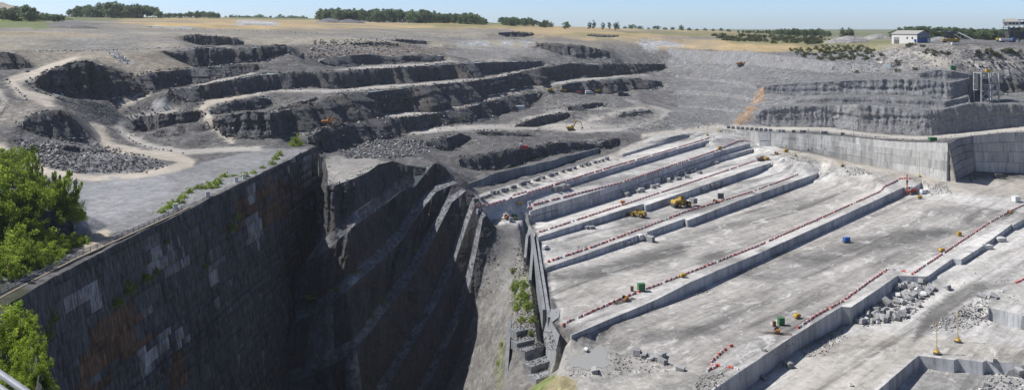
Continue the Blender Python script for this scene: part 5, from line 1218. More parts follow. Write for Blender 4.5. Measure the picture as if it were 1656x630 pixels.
# ponds
for lb, pts_, ctr in (('murky grey pond at the foot of the long terrace', [(914,562),(920,554),(931,550),(944,552),(958,550),(970,555),(977,561),(983,571),(981,580),(987,588),(978,594),(962,593),(950,598),(936,592),(926,593),(918,586),(920,576)], (940,575)), ('shallow grey pool along the terrace end wall', [(886,468),(893,472),(897,486),(906,500),(904,512),(893,520),(888,505)], (893,500))):
    zz_ = float(np.median([h.z for h in (hit(*p) for p in pts_+[ctr]) if h is not None]))+.06; V = []
    for px, py in pts_:
        D = (CZ-zz_)*F/(py-HY); V.append(((px-CX)*D/F, D, zz_))
    o = mesh_obj('pond' if 'pond' in lb else 'pool', V, [list(range(len(V)))], M_WATER); tagit(o, lb, None, None, 'structure')
print('BLOCKS', round(time.time()-T0, 1))
# ------------------------------------------------------------------ machines
def wheel(parent, c, r, w, rim):
    t = MB().cyl((c[0], c[1]-w/2, c[2]), (c[0], c[1]+w/2, c[2]), r, 16).build('wheel', M_BLK, parent)
    MB().cyl((c[0], c[1]-w/2-.03, c[2]), (c[0], c[1]+w/2+.03, c[2]), r*.5, 10).build('rim', rim, t)
def place(px, py): 
    p = hit(px, py); return p if p is not None else Vector(P(px, py, 400))
def wheel_loader(px, py, rz, k, label, load=None):
    t = thing('wheel_loader', label, 'wheel loader', place(px, py), rz)
    MB().prism([(-4.3*k,1.1*k),(-.9*k,1.0*k),(-.9*k,2.3*k),(-1.6*k,2.75*k),(-4.0*k,2.6*k),(-4.4*k,2.0*k)], -1.15*k, 1.15*k).build('engine_hood', M_YEL, t, .06*k)
    MB().prism([(-.7*k,.9*k),(2.2*k,.9*k),(2.0*k,1.7*k),(1.0*k,2.3*k),(-.2*k,2.0*k)], -.6*k, .6*k).build('front_frame', M_YEL, t, .05*k)
    c = MB().prism([(-1.5*k,2.3*k),(.15*k,2.3*k),(.05*k,3.7*k),(-1.4*k,3.75*k)], -.8*k, .8*k).build('cab', M_YEL, t, .05*k)
    for y in (-.815, .815): MB().box((-.7*k, y*k, 3.05*k), (1.15*k, .03*k, .95*k)).build('cab_window', M_GLS, c)
    MB().box((.13*k, 0, 3.05*k), (.03*k, 1.3*k, 1.0*k)).build('windscreen', M_GLS, c)
    MB().box((-.68*k, 0, 3.80*k), (1.8*k, 1.8*k, .12*k)).build('cab_roof', M_DKS, c)
    for x in (-2.7, 1.5):
        for y in (-1.25, 1.25): wheel(t, (x*k, y*k, .95*k), .95*k, .65*k, M_YEL)
    for y in (-.55, .55):
        m = MB(); m.bar((.5*k, y*k, 2.1*k), (2.6*k, y*k, 1.5*k), .3*k, .22*k); m.bar((2.6*k, y*k, 1.5*k), (3.6*k, y*k, .75*k), .28*k, .2*k); m.build('lift_arm', M_YEL, t)
    if load is None:
        MB().prism([(3.4*k,.15*k),(4.9*k,.1*k),(4.6*k,.35*k),(3.8*k,.55*k),(3.6*k,1.4*k),(3.4*k,1.5*k)], -1.6*k, 1.6*k).build('bucket', M_DKS, t)
    else:
        for y in (-.7, .7): MB().bar((3.4*k, y*k, .75*k), (5.6*k, y*k, .65*k), .22*k, .16*k).build('fork', M_DKS, t)
    MB().cyl((-3.4*k, .5*k, 2.6*k), (-3.4*k, .5*k, 3.3*k), .09*k, 8).build('exhaust', M_DKS, t)
    MB().box((-4.35*k, 0, 1.0*k), (.5*k, 2.3*k, .9*k)).build('counterweight', M_DKS, t, .05*k)
    return t
def excavator(px, py, rz, k, label, paint_=None, boom=((1.2,1.6),(3.4,4.0),(6.2,3.0),(6.6,.6)), name='excavator'):
    pm = paint_ or M_YEL; t = thing(name, label, 'excavator', place(px, py), rz)
    for y in (-1.25, 1.25):
        tr = MB().prism([(-2.3*k,.45*k),(-1.9*k,0),(1.9*k,0),(2.3*k,.45*k),(1.9*k,.95*k),(-1.9*k,.95*k)], (y-.3)*k, (y+.3)*k).build('track', M_DKS, t)
    MB().box((0, 0, .95*k), (1.8*k, 1.9*k, .5*k)).build('undercarriage', M_DKS, t)
    h = MB().prism([(-2.6*k,1.25*k),(1.3*k,1.25*k),(1.3*k,1.7*k),(.2*k,2.4*k),(-2.4*k,2.5*k),(-2.75*k,2.0*k)], -1.35*k, 1.35*k).build('house', pm, t, .06*k)
    MB().prism([(-2.95*k,1.25*k),(-2.5*k,1.25*k),(-2.5*k,2.2*k),(-2.85*k,2.2*k)], -1.3*k, 1.3*k).build('counterweight', M_DKS, t)
    c = MB().prism([(.1*k,1.7*k),(1.35*k,1.7*k),(1.3*k,2.3*k),(.95*k,3.0*k),(.1*k,3.0*k)], .5*k, 1.4*k).build('cab', pm, t, .04*k)
    for y in (1.415, .485): MB().box((.6*k, y*k, 2.5*k), (.8*k, .02*k, .7*k)).build('cab_window', M_GLS, c)
    b = [(x*k, 0, z*k) for x, z in boom]
    m = MB(); m.bar(b[0], b[1], .42*k, .55*k); m.build('boom', pm, t); m = MB(); m.bar(b[1], b[2], .36*k, .45*k); m.build('boom_tip', pm, t)
    MB().bar(b[2], b[3], .3*k, .36*k).build('stick', pm, t)
    e = b[3]; MB().prism([(e[0]-.5*k,e[2]+.1*k),(e[0]+.45*k,e[2]+.1*k),(e[0]+.5*k,e[2]-.3*k),(e[0]-.3*k,e[2]-.6*k),(e[0]-.75*k,e[2]-.3*k)], -.6*k, .6*k).build('bucket', M_DKS, t)
    MB().bar((.9*k, 0, 1.5*k), ((b[1][0]*.6), 0, b[1][2]*.72), .16*k).build('hydraulic_ram', M_STL, t)
    return t
def tipper(px, D, rz, label, body, cabm, ln=9.0):
    t = thing('tipper_truck', label, 'truck', base(px, D), rz)
    MB().box((0, 0, 1.0), (ln+2.6, .9, .3)).build('chassis', M_DKS, t)
    MB().prism([(-ln/2-1.1,1.25),(ln/2-1.1,1.25),(ln/2-.9,2.9),(-ln/2-1.4,2.9)], -1.25, 1.25).build('tipper_body', body, t, .05)
    for i in range(5):
        for y in (-1.29, 1.29): MB().box((-ln/2-.7+i*(ln-.8)/4, y, 2.08), (.12, .08, 1.5)).build('side_rib', body, t)
    c = MB().prism([(ln/2-.7,.7),(ln/2+1.5,.7),(ln/2+1.5,2.0),(ln/2+1.25,3.3),(ln/2-.7,3.45)], -1.2, 1.2).build('cab', cabm, t, .06)
    MB().box((ln/2+1.40, 0, 2.65), (.06, 2.1, .95), 0, 0, -.19).build('windscreen', M_GLS, c)
    for y in (-1.215, 1.215): MB().box((ln/2+.75, y, 2.6), (.9, .03, .75)).build('side_window', M_GLS, c)
    for x in (-ln/2-.2, -ln/2+1.2, ln/2-1.6, ln/2+.7):
        for y in (-1.0, 1.0): wheel(t, (x, y, .52), .52, .35, M_STL)
    return t
def drill_rig(px, py, rz, k, label, pm, mast_tilt=0.0, mh=8.0):
    t = thing('drill_rig', label, 'drill rig', place(px, py), rz)
    for y in (-.9, .9): MB().prism([(-1.6*k,.3*k),(-1.3*k,0),(1.3*k,0),(1.6*k,.3*k),(1.3*k,.65*k),(-1.3*k,.65*k)], (y-.22)*k, (y+.22)*k).build('track', M_DKS, t)
    MB().box((-.3*k, 0, 1.2*k), (2.8*k, 1.6*k, 1.1*k)).build('engine_house', pm, t, .06*k)
    c = MB().box((.75*k, .35*k, 1.9*k), (1.0*k, .9*k, 1.3*k)).build('cab', M_WHT, t, .05*k); MB().box((1.27*k, .35*k, 2.1*k), (.03*k, .7*k, .7*k)).build('cab_window', M_GLS, c)
    a = Vector((1.9*k, 0, .2*k)); b = a+Vector((-math.sin(mast_tilt)*mh*k, 0, math.cos(mast_tilt)*mh*k))
    m = MB()
    for dy in (-.18, .18): m.bar(a+Vector((0, dy*k, 0)), b+Vector((0, dy*k, 0)), .14*k)
    for i in range(9): p = a.lerp(b, i/8); m.bar(p+Vector((0, -.18*k, 0)), p+Vector((0, .18*k, 0)), .08*k)
    m.build('mast', pm, t); MB().box(tuple(a.lerp(b, .62)), (.5*k, .45*k, .9*k), 0, 0, -mast_tilt).build('drill_head', M_DKS, t)
    MB().bar((.4*k, 0, 1.7*k), tuple(a.lerp(b, .35)), .2*k).build('support_arm', pm, t); return t
def rail_saw(px, py, rz, label, grp=None, L_=9.0):
    t = thing('rail_saw', label, 'stone saw', place(px, py), rz, grp)
    for y in (-.45, .45): MB().bar((-L_/2, y, .14), (L_/2, y, .14), .14, .2).build('rail', M_WOOD, t)
    MB().box((.4, 0, .55), (1.7, 1.3, .5)).build('carriage', M_RUST, t, .04); MB().cyl((.1, -.3, 1.05), (1.2, -.3, 1.05), .34, 10).build('motor', M_ORG, t)
    d = MB().cyl((.5, .78, .85), (.5, .90, .85), .8, 18).build('drive_wheel', M_DKS, t)
    MB().box((1.15, .2, 1.15), (.4, .5, .7)).build('control_box', M_YEL, t, .03); return t
def cabinet(px, py, rz, label, pm, d=(1.6, 1.2, 1.9), cat='cabinet', name='control_cabinet', grp=None):
    t = thing(name, label, cat, place(px, py), rz, grp)
    MB().box((0, 0, .15+d[2]/2), d).build('housing', pm, t, .04); MB().box((d[0]*.22, -d[1]/2-.012, .15+d[2]/2), (d[0]*.42, .025, d[2]*.8)).build('door', pm, t); MB().box((-d[0]*.24, -d[1]/2-.012, .15+d[2]/2), (d[0]*.42, .025, d[2]*.8)).build('door', pm, t)
    MB().box((-d[0]*.35, 0, .08), (.18, d[1], .16)).build('skid', M_DKS, t); MB().box((d[0]*.35, 0, .08), (.18, d[1], .16)).build('skid', M_DKS, t); MB().box((0, 0, .17+d[2]), (d[0]*1.06, d[1]*1.06, .06)).build('lid', pm, t)
    return t
def compressor(px, py, rz, label, pm, k=1.0, name='compressor', grp=None):
    t = thing(name, label, 'compressor', place(px, py), rz, grp)
    MB().prism([(-1.3*k,.45*k),(1.2*k,.45*k),(1.3*k,1.1*k),(.9*k,1.6*k),(-1.0*k,1.65*k),(-1.35*k,1.1*k)], -.7*k, .7*k).build('canopy', pm, t, .06*k)
    for y in (-.75, .75): wheel(t, (0, y*k, .36*k), .36*k, .2*k, M_STL)
    MB().bar((1.2*k, 0, .55*k), (2.3*k, 0, .35*k), .1*k).build('tow_bar', M_DKS, t); MB().cyl((-.6*k, .2*k, 1.6*k), (-.6*k, .2*k, 1.95*k), .07*k, 8).build('exhaust', M_DKS, t); return t
def pole(px, py, ptop, label, grp=None, pm=None, wide=1.0):
    p = place(px, py); h = (py-ptop)*p.y/F; t = thing('marker_pole', label, 'pole', p, 0, grp)
    MB().cyl((0, 0, -.1), (0, 0, .7*wide), 1.0*wide, 12, .9*wide).build('ballast_block', M_DKS, t); MB().cyl((0, 0, .7*wide), (0, 0, 1.05*wide), .98*wide, 12, .45*wide).build('collar', pm or M_YEL, t)
    MB().cyl((0, 0, .9*wide), (0, 0, h), .11*max(.75, wide), 8, .08).build('mast', pm or M_YEL, t); MB().cyl((0, 0, h-.25), (0, 0, h+.1), .24, 10).build('cap', pm or M_YEL, t)
    for i in range(3):
        a = i*2.094+.4; MB().bar((.8*wide*math.cos(a), .8*wide*math.sin(a), .9*wide), (0, 0, 2.2*wide), .09).build('stay', pm or M_YEL, t)
    return t
wheel_loader(1104, 334, math.radians(30), 1.28, 'large yellow wheel loader carrying a grey stone block on its forks', True)
p = place(1104, 334); dd = Vector((math.cos(math.radians(30)), math.sin(math.radians(30)), 0)); m = MB(); m.box((0, 0, 1.05), (2.3, 3.0, 2.1)); o = m.build('stone_block', M_BLOCK, None, .06)
o.location = p+dd*6.0+Vector((0, 0, 1.05)); o.rotation_euler = (0, 0, math.radians(30)); tagit(o, 'grey block lifted on the forks of the large loader', 'stone block')
wheel_loader(1029, 350, math.radians(152), .92, 'smaller yellow wheel loader with dark bucket turned left')
drill_rig(1474, 313, math.radians(200), 1.5, 'red drill rig with upright mast at the end of the long terrace', M_RED, 0, 6.5)
cabinet(1263, 525, .25, 'dark green control cabinet on the front terrace', M_GRN, (1.8, 1.3, 2.0)); cabinet(1037, 470, .25, 'green control cabinet on the middle terrace beside the saw', M_GRN, (2.1, 1.5, 2.2)); cabinet(833, 356, .3, 'green cabinet on the pale floor left of the trench', M_GRN, (1.8, 1.4, 2.0))
cabinet(826, 358, .3, 'small grey cabinet left of the green one by the trench', M_STL, (1.3, 1.0, 1.2)); cabinet(1508, 228, .1, 'green container on top of the sawn wall', M_GRN, (4.2, 2.2, 1.9), 'container', 'container'); cabinet(1541, 113, 0, 'green cabinet at the foot of the pole on the upper bench', M_GRN, (3.5, 2, 2.6))
cabinet(1252, 527, 0, 'small reddish brown drum box left of the green cabinet', M_RUST, (.9, .9, 1.3)); cabinet(1022, 470, 0, 'small brown box left of the middle green cabinet', M_RUST, (.9, .9, 1.3))
cabinet(1163, 321, 0, 'left of two dark upright boxes beside the saw', M_DKS, (1.2, 1.2, 2.2)); cabinet(1168, 321, 0, 'right of two dark upright boxes beside the saw', M_DKS, (1.2, 1.2, 2.2))
cabinet(1643, 326, .3, 'white cabin with grey base near the right edge', M_WHT, (3.2, 2.4, 2.6), 'cabin', 'site_cabin'); cabinet(1551, 381, .2, 'ochre box standing alone on the right terrace floor', M_YEL, (1.6, 1.3, 1.5), 'box', 'equipment_box')
compressor(1289, 514, .6, 'bright yellow compressor on the front terrace', M_YEL, .85); compressor(1105, 448, .3, 'yellow compressor on the long middle terrace', M_YEL, .8); compressor(1523, 407, .4, 'yellow compressor beside the right barrier row', M_YEL, .9); compressor(1487, 321, .2, 'yellow compressor below the red drill rig', M_YEL, .95); compressor(1164, 241, .3, 'yellow compressor on the double stepped terrace', M_YEL, 1.0); compressor(1240, 259, .3, 'yellow compressor right of the red machine', M_YEL, 1.1); compressor(1271, 246, .3, 'green yellow compressor at the upper terrace end', M_YEL, 1.1); compressor(842, 331, .3, 'yellow compressor above the green trench cabinet', M_YEL, .7); compressor(1007, 329, .2, 'orange compressor on the barrier row above the small loader', M_ORG, .8)
t = thing('generator_trailer', 'blue generator box on a small trailer alone on the pale floor', 'generator', place(1369, 392), .35)
MB().box((0, 0, 1.35), (2.6, 1.5, 1.6)).build('housing', M_BLU, t, .06); MB().box((0, 0, .5), (3.4, 1.5, .2)).build('trailer_frame', M_DKS, t); MB().bar((1.6, 0, .5), (3.0, 0, .35), .12).build('tow_bar', M_DKS, t)
for y in (-.8, .8): wheel(t, (-.1, y, .36), .36, .22, M_STL)
MB().box((0, -.765, 1.4), (1.9, .03, 1.0)).build('louvre_panel', M_BLU, t)
rail_saw(1254, 539, math.radians(-12), 'brown rail mounted stone saw on the front terrace'); rail_saw(1010, 487, math.radians(40), 'brown rail mounted stone saw on the middle terrace'); rail_saw(1633, 345, math.radians(48), 'brown rail mounted stone saw at the right edge', None, 16); rail_saw(1156, 328, math.radians(40), 'brown rail mounted saw near the two upright boxes'); rail_saw(818, 354, math.radians(25), 'ochre saw on rails on the floor left of the trench'); rail_saw(1255, 250, math.radians(30), 'brown saw with rails at the upper terrace end')
for i, (px, py, pt_, lb) in enumerate(((1515,572,523,'left of two yellow marker poles above the lower pit'),(1549,553,505,'right of two yellow marker poles above the lower pit'),(1487,286,247,'slim pole at the sawn wall corner'),(1286,252,215,'slim pole at the fourth terrace end'),(1307,244,208,'slim dark pole in front of the stained wall'),(1362,268,240,'slim pole at the third terrace end'),(1380,262,205,'thin pole against the middle of the sawn wall'),(1144,219,190,'left of two poles where the haul road bends'),(1164,213,186,'right of two poles where the haul road bends'),(1540,113,84,'thin pole on the upper right bench'))):
    pole(px, py, pt_, lb, None, M_YEL if i not in (4, 6, 9) else M_DKS, 1.0 if i < 2 else .9)
excavator(530, 204, math.radians(25), 1.15, 'orange excavator on the shaded bench left of centre', M_ORG, ((1.0,1.6),(2.2,3.6),(3.6,2.6),(3.2,1.2)))
excavator(891, 149, math.radians(15), 1.0, 'yellow excavator, leftmost machine on the middle bench', M_YEL, ((1.0,1.6),(2.6,3.4),(4.8,3.0),(5.2,.8))); wheel_loader(909, 149, math.radians(175), .75, 'yellow loader beside the excavator on the middle bench')
excavator(936, 151, math.radians(160), .7, 'red excavator between the loader and white van', M_RED, ((1.0,1.6),(2.4,2.8),(3.6,2.2),(3.6,1.0))); excavator(966, 150, math.radians(10), .8, 'yellow excavator at the right of the middle bench machines', M_YEL, ((1.0,1.6),(2.6,3.2),(4.8,2.6),(5.4,.8)))
excavator(924, 211, math.radians(8), 1.0, 'ochre excavator with raised boom on the pale lower bench', M_YEL, ((1.0,1.5),(2.8,5.6),(5.6,4.8),(6.6,1.6))); excavator(1198, 107, math.radians(5), 1.25, 'orange yellow excavator on the top right bench', M_ORG, ((1.0,1.6),(2.6,2.6),(4.8,2.2),(5.6,.8)))
excavator(1231, 260, math.radians(20), .85, 'small red brown machine at the fourth terrace end', M_RUST, ((.8,1.6),(1.4,3.4),(2.2,2.6),(2.4,1.2)))
drill_rig(846, 243, math.radians(170), 1.35, 'red drill rig with leaning mast on the rough bench', M_RED, .45, 5.2)
def van(px, py, rz, label, pm, k=1.0, name='van', cat='van'):
    t = thing(name, label, cat, place(px, py), rz)
    b = MB().prism([(-2.6*k,.45*k),(2.6*k,.45*k),(2.6*k,1.1*k),(1.7*k,1.25*k),(1.1*k,2.1*k),(-2.5*k,2.2*k)], -.95*k, .95*k).build('body', pm, t, .06*k)
    MB().box((1.42*k, 0, 1.68*k), (.05*k, 1.6*k, .8*k), 0, 0, -.6).build('windscreen', M_GLS, b); MB().box((.4*k, -.96*k, 1.65*k), (1.1*k, .03*k, .5*k)).build('side_window', M_GLS, b); MB().box((.4*k, .96*k, 1.65*k), (1.1*k, .03*k, .5*k)).build('side_window', M_GLS, b)
    for x in (-1.6, 1.7):
        for y in (-.85, .85): wheel(t, (x*k, y*k, .36*k), .36*k, .24*k, M_STL)
    return t
van(953, 152, .1, 'white van parked among machines on the middle bench', M_WHT, 1.15); van(1496, 313, .25, 'white pickup van beside the red drill rig', M_WHT, 1.0); van(1617, 288, .1, 'dark vehicle parked before the right sawn wall', M_DKS, 1.2); van(882, 402, 1.0, 'small white vehicle at the trench wall', M_WHT, .6)
cabinet(838, 178, .25, 'white site trailer on the bench below the dark face', M_WHT, (8.0, 2.6, 2.8), 'trailer', 'site_trailer')
cabinet(1577, 290, 0, 'left dark barrel box at the wall corner', M_DKS, (1.2, 1.2, 1.6), 'box', 'equipment_box'); cabinet(1571, 293, 0, 'right dark barrel box at the wall corner', M_DKS, (1.2, 1.2, 1.6), 'box', 'equipment_box')
tipper(1491, 648, math.radians(3), 'blue tipper truck with white cab before the hall', M_BLU, M_WHT); tipper(1537, 648, math.radians(-2), 'yellow tipper truck right of the blue one', M_YEL, M_YEL, 9.6); tipper(1629, 646, math.radians(0), 'pale grey tipper truck with blue cab at the right edge', M_WHT, M_BLU, 8.6); tipper(1622, 662, math.radians(4), 'yellow truck half hidden behind the grey tipper', M_YEL, M_YEL, 7.5)
van(1543, 73, .1, 'small white car in front of the yellow truck', M_WHT, .8, 'car', 'car')

# ------------------------------------------------------------------ buildings and plant
def hall(A, B, wd, he, hr, label):
    "A, B: ground corners of the long front wall"
    A, B = Vector(A), Vector(B); ln = (B-A).length; rz = math.atan2(B.y-A.y, B.x-A.x)
    t = thing('hall', label, 'building', A, rz)
    for y in (.15, wd-.15): MB().box((ln/2, y, he/2), (ln, .3, he)).build('long_wall', M_CLAD, t)
    for x in (.15, ln-.15):
        g = MB(); g.v = [(x-.148, .3, 0), (x-.148, wd-.3, 0), (x-.148, wd-.3, he), (x-.148, wd/2, he+hr-.1), (x-.148, .3, he)]; g.v += [(a+.296, b, c) for a, b, c in g.v]
        g.f = [[0,1,2,3,4],[9,8,7,6,5]]+[[i, 5+i, 5+(i+1) % 5, (i+1) % 5] for i in range(5)]; gw = g.build('gable_wall', M_CLAD_SHADE, t)
        if x > 1:
            for k in range(4): MB().box((x+.16, 1.7+k*(wd-3.4)/3, he*.62), (.06, 1.6, 1.3)).build('window', M_GLS, gw)
    for s_ in (0, 1):
        r = MB()
        y0, y1 = (-.6, wd/2) if s_ == 0 else (wd+.6, wd/2); z0 = he-.25
        b = len(r.v); r.v += [(-.5, y0, z0), (ln+.5, y0, z0), (ln+.5, y1, he+hr), (-.5, y1, he+hr), (-.5, y0, z0+.25), (ln+.5, y0, z0+.25), (ln+.5, y1, he+hr+.25), (-.5, y1, he+hr+.25)]
        r.f += [[b+i for i in q] for q in ((0,3,2,1),(4,5,6,7),(0,1,5,4),(1,2,6,5),(2,3,7,6),(3,0,4,7))]
        r.build('roof_slope', M_ROOF, t)
    for x in (ln*.62, ln*.82): MB().box((x, -.03, he*.62), (1.4, .06, 1.6)).build('window', M_GLS, t)
    d = MB().box((ln*.2, -.03, 2.6), (5.0, .06, 5.2)).build('door', plain('dark_doorway', (.12, .12, .125), .9), t); MB().box((ln*.2, -.07, 4.3), (4.8, .05, 1.7)).build('shutter', M_STL, d)
    MB().box((ln*.2, -.05, 5.4), (5.4, .1, .3)).build('lintel', M_CONC, t); return t
_a = base(1442, 668); _b2 = base(1483, 646); _a.z = _b2.z = min(_a.z, _b2.z)-.2
hall(_a, _b2, 13, 8.0, 2.4, 'white hall with low grey gable roof behind the trucks')
_a = base(1622, 603); _b2 = base(1650, 598); _a.z = _b2.z = max(_a.z, _b2.z)-.3
t = thing('site_house', 'small white house with hipped grey roof above the crusher', 'building', _a, math.atan2(_b2.y-_a.y, _b2.x-_a.x)); ln = (_b2-_a).length
w_ = MB().box((ln/2, 3.5, 1.6), (ln, 7, 3.2)).build('wall', M_CLAD, t)
for k in range(3): MB().box((ln*(.42+.2*k), -.03, 1.9), (1.6, .06, 1.3)).build('window', M_GLS, w_)
MB().box((ln*.15, -.03, 1.05), (1.1, .06, 2.1)).build('door', M_STL, w_)
r = MB(); r.v = [(-.7,-.7,3.2),(ln+.7,-.7,3.2),(ln+.7,7.7,3.2),(-.7,7.7,3.2),(ln*.3,3.5,5.4),(ln*.7,3.5,5.4)]; r.f = [[3,2,1,0],[0,1,5,4],[1,2,5],[2,3,4,5],[3,0,4]]; r.build('roof', M_ROOF, t)
M_PALE = plain('pale_galvanised_steel', (.46, .47, .48), .55, .1)
# crusher tower in its recess
cb = hit(1604, 166.5) or Vector(P(1604, 166, 555)); cb = Vector((cb.x, cb.y+2, gz(cb.x, cb.y+2, cb.z)-.1)); H_ = 20.0; W_ = 12.0; Dp = 8.0
t = thing('crusher_tower', 'grey steel crusher tower with crossed braces in its rock recess', 'crusher', cb, .08)
for x in (-W_/2, -W_*.05, W_/2):
    for y in (0, Dp): MB().box((x, y, H_/2-.5), (.7, .7, H_+1)).build('leg', M_PALE, t)
for z in (8.2, 12.0, 16.0, 19.6):
    for c_, d_ in (((0, -.28, z), (W_+.5, .12, .4)), ((0, Dp+.28, z), (W_+.5, .12, .4)), ((-W_/2-.28, Dp/2, z), (.12, Dp, .4)), ((W_/2+.28, Dp/2, z), (.12, Dp, .4))): MB().box(c_, d_).build('beam', M_PALE, t)
for x0, x1 in ((-W_/2, -W_*.05), (-W_*.05, W_/2)):
    for z0, z1 in ((.2, 4.1), (4.1, 8.0)): MB().bar((x0, -.45, z0), (x1, -.45, z1), .36).build('brace', M_PALE, t); MB().bar((x1, -.85, z0), (x0, -.85, z1), .36).build('brace', M_PALE, t)
for z in (8.6, 12.4, 16.4): MB().box((0, Dp/2, z), (W_-.6, Dp-.6, .15)).build('platform', M_DKS, t)
MB().box((-W_/2-1.2, Dp*.3, 14), (1.6, 3.6, 9.5)).build('side_cladding', M_DKS, t); MB().box((-1.5, Dp*.4, 10.4), (4.0, 3.0, 3.2)).build('crusher_box', M_STL, t, .1); MB().prism([(-2.6,13),(1.6,13),(2.6,16),(-3.6,16)], 2, 6).build('hopper', M_DKS, t)
m = MB()
for i in range(12): m.box((-W_/2+.4+i*.95, -.25, 20.4), (.08, .08, 1.1))
m.box((0, -.25, 20.95), (W_, .1, .1)); m.build('railing', M_YEL, t); MB().box((1.0, Dp*.5, 20.9), (3.2, 2.4, 1.8)).build('drive_unit', M_YEL, t, .08)
# big dark screening plant at the right edge
sb = base(1645, 655); t = thing('screening_plant', 'tall dark steel screening plant at the right picture edge', 'plant', sb, 0)
for x in (-6, -2, 2, 6, 10):
    for y in (0, 8): MB().box((x, y, 8.2), (.35, .35, 17.4)).build('column', M_DKS, t)
for z in (5.0, 8.6, 10.8, 13.0, 15.2, 16.8):
    for y in (-.25, 8.25): MB().box((2, y, z), (16.6, .12, .32)).build('beam', M_DKS, t)
for x in (-4, 0, 4, 8):
    for z0 in (9.0, 13.2): MB().bar((x-2, -.42, z0), (x+2, -.42, z0+3.6), .18).build('brace', M_DKS, t)
for z in (8.4, 12.8, 16.6): MB().box((2, 4, z), (16, 7.4, .16)).build('deck', M_DKS, t)
for z in (9.8, 14.2): MB().box((3, 5.5, z), (12, 3.6, 1.6)).build('screen_box', M_DKS, t)
MB().prism([(-5,3),(9,3),(10,8),(-6,8)], 1.5, 7).build('chute', M_DKS, t); MB().box((4.5, -.6, 10.2), (5, .6, 1.2), 0, 0, .15).build('guard', M_YEL, t)
def conveyor(a, b, label):
    a, b = Vector(a), Vector(b); t = thing('conveyor', label, 'conveyor', (a.x, a.y, a.z), 0); d = b-a
    MB().bar((0, 0, .6), tuple(d), 1.2, .5).build('belt_frame', M_STL, t)
    for k in (.35, .6, .85): p_ = d*k; MB().bar((p_.x-.8, p_.y, gz(a.x+p_.x, a.y+p_.y, a.z)-a.z-.2), (p_.x, p_.y, p_.z), .18).build('trestle', M_STL, t)
    MB().bar(tuple(d*.98), tuple(d*1.02), 1.7, 1.0).build('head_drum', M_DKS, t)
conveyor(base(1562, 672), base(1532, 680, 8.5), 'inclined conveyor left of the dense wood'); conveyor(base(1578, 665), base(1550, 690, 7.0), 'second inclined conveyor nearer the wood')
t = thing('loading_bin', 'dark loading bin on stilts behind the yellow truck', 'bin', base(1537, 668), 0)
for x in (-2.5, 2.5):
    for y in (0, 4): MB().box((x, y, 2.4), (.35, .35, 5.2)).build('stilt', M_DKS, t)
MB().prism([(-1.6,4.6),(1.6,4.6),(3.2,7.6),(-3.2,7.6)], -.4, 4.4).build('bin_hopper', M_DKS, t); MB().box((-4.5, 2, 8.0), (6, 3, .5)).build('bin_deck', M_STL, t)
# gravel heaps and spoil heaps
def heap(px, D, rpx, hpx, label, col, name='gravel_heap', seed=1, flat=.12, rub_=.6):
    c = base(px, D); R = rpx*D/F; H = hpx*D/F; V, Q = [], []; nr, na = 16, 44
    for i in range(nr+1):
        r = i/nr
        for j in range(na):
            a = 6.28318*j/na; rr = R*r*(1+.12*math.sin(2*a+seed)+.08*math.sin(5*a+2*seed))
            x, y = c.x+rr*math.cos(a), c.y+rr*math.sin(a)*.8
            z = H*max(0, 1-r)**.9*(1-flat*(1-r)*2) if r > flat else H*(1-flat)**.9*(1-flat*(1-flat)*2)
            z *= 1+.10*float(vn(np.array([x*.12]), np.array([y*.12]), seed=seed)[0]); g = gz(x, y, c.z); V.append((x, y, min(g, c.z+1.0)-.25*(r > .98)+z+(-.5 if i == nr else 0)))
    for i in range(nr):
        for j in range(na): Q.append((i*na+j, i*na+(j+1) % na, (i+1)*na+(j+1) % na, (i+1)*na+j))
    o = mesh_obj(name, V, np.array(Q), M_GROUND, smooth=True); n = len(V)
    set_attr(o.data, 'albedo', np.tile(np.array(col), (n, 1)), 'COLOR'); set_attr(o.data, 'streak', np.zeros(n)); set_attr(o.data, 'rubble', np.full(n, rub_))
    tagit(o, label, 'heap')
heap(1370, 770, 34, 13, 'broad grey gravel heap left of the hall', (.29,.28,.275), seed=2); heap(1420, 800, 26, 12, 'flat topped grey heap touching the hall', (.24,.235,.23), seed=3); heap(1520, 690, 22, 10, 'grey gravel heap right of the hall', (.22,.22,.225), seed=4)
heap(535, 1010, 26, 9, 'left dark grey heap before the long tree belt', (.17,.17,.18), seed=5); heap(565, 1015, 26, 8, 'right dark grey heap before the long tree belt', (.17,.17,.18), seed=6); heap(120, 640, 34, 6, 'low dark soil heap at the plateau edge left', (.15,.145,.145), seed=7)
heap(-40, 860, 130, 42, 'large sandy spoil heap in the upper left corner', (.36,.33,.27), 'spoil_heap', 8, .1, .2); heap(72, 900, 44, 16, 'grass grown hump right of the spoil heap', (.15,.18,.06), 'grassy_hump', 9, .2, .1); heap(10, 790, 60, 14, 'green grassy shoulder before the spoil heap', (.16,.19,.06), 'grassy_hump', 10, .2, .1)
heap(300, 760, 60, 3.0, 'dry straw coloured hump on the plateau', (.42,.31,.15), 'grassy_hump', 11, .25, .1)
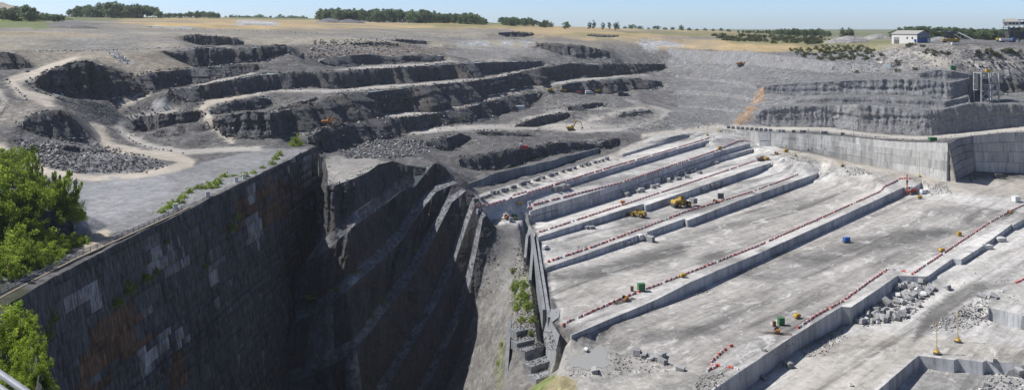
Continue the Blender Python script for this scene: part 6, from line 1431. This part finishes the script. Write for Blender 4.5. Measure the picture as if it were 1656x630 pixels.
# guard rail along the tall wall
def rail_fence():
    pts_ = [(-60,506),(0,472),(60,441),(110,416),(179,385),(233,361),(280,340),(300,330)]; W_s = []
    for px, py in pts_:
        D = DZ(py+6, -49); W_s.append(Vector(((px-CX)*D/F, D, CZ-49)))
    t = thing('guard_rail', 'long weathered guard rail along the tall old wall', 'guard rail', W_s[0])
    o0 = W_s[0]
    for a, b in zip(W_s[:-1], W_s[1:]):
        n = max(1, int((b-a).length/2.4))
        for i in range(n):
            p_ = a.lerp(b, i/n); p_.z = gz(p_.x, p_.y, CZ-49); MB().box(tuple(p_-o0+Vector((0, 0, .45))), (.14, .14, 1.3)).build('post', M_STL, t)
        for z in (.45, .95): MB().bar(tuple(a-o0+Vector((.1, 0, z))), tuple(b-o0+Vector((.1, 0, z))), .06, .16).build('rail', M_STL, t)
    # old concrete kerb
    for a, b in zip(W_s[:-1], W_s[1:]): MB().bar(tuple(a-o0+Vector((1.1, 0, .15))), tuple(b-o0+Vector((1.1, 0, .15))), .5, .35).build('kerb', M_WOOD, t)
rail_fence()
for px, py in ((284,338),(336,318),(382,294),(395,289)):
    b = hit(px, py)
    t = thing('concrete_bollard', {284: 'first', 336: 'second', 382: 'third', 395: 'last'}[px]+' white concrete bollard along the old wall edge', 'bollard', b); MB().box((0, 0, .6), (1.1, .9, 1.4), .4).build('post', M_WHT, t, .06); MB().box((0, 0, 1.4), (1.3, 1.1, .25), .4).build('cap', M_CONC, t, .04)
# handrail and platform right below the camera
t = thing('viewing_platform', 'concrete viewing platform with steel handrail in the lower left corner', 'platform', (-4.6, 5.0, 96.0))
MB().box((-.75, 1.6, -.25), (3.1, 4.2, .4)).build('slab', M_CONC, t, .03)
ra, rb_ = Vector(P(-60, 562, 7.9)), Vector(P(70, 652, 6.4)); o0 = Vector((-4.6, 5.0, 96.0))
MB().cyl(tuple(ra-o0), tuple(rb_-o0), .028, 10).build('top_rail', M_STL, t); MB().cyl(tuple(ra-o0+Vector((-.06, 0, -.07))), tuple(rb_-o0+Vector((-.06, 0, -.07))), .024, 10).build('lower_rail', M_STL, t)
for k in (.1, .9): p_ = ra.lerp(rb_, k)-o0; MB().cyl((p_.x-.03, p_.y, -.1), tuple(p_), .025, 8).build('post', M_STL, t)
# the summer haze between the camera and the far country
hz = MB().box((0, 2210, 60), (9500, 4960, 172)).build('haze', None)
hm = bpy.data.materials.new('haze'); hm.use_nodes = True; hn = hm.node_tree; hn.nodes.remove(hn.nodes['Principled BSDF'])
pv = hn.nodes.new('ShaderNodeVolumePrincipled'); pv.inputs['Color'].default_value = (.86, .92, 1.0, 1); pv.inputs['Density'].default_value = .00007; pv.inputs['Anisotropy'].default_value = .2
hn.links.new(pv.outputs[0], hn.nodes['Material Output'].inputs['Volume']); hz.data.materials.append(hm)
tagit(hz, 'thin bluish summer haze over the quarry', None, None, 'stuff')
# alike neighbours are told apart by their order in the picture
ORD = 'first second third fourth fifth sixth seventh eighth ninth tenth eleventh twelfth thirteenth fourteenth fifteenth sixteenth seventeenth eighteenth nineteenth twentieth'.split()
same = {}
for o in COL.objects:
    if o.parent is None and 'label' in o and 'category' in o: same.setdefault(o['label'], []).append(o)
for lb, os_ in same.items():
    if 1 < len(os_) <= 20:
        os_.sort(key=lambda o: o.location.x/max(o.location.y, 1))
        for k, o in enumerate(os_):
            new = lb+(', leftmost' if k == 0 else ', rightmost' if k == len(os_)-1 else ', '+ORD[k]+' from the left')
            if len(new.split()) <= 16: o['label'] = new
print('DONE', round(time.time()-T0, 1))
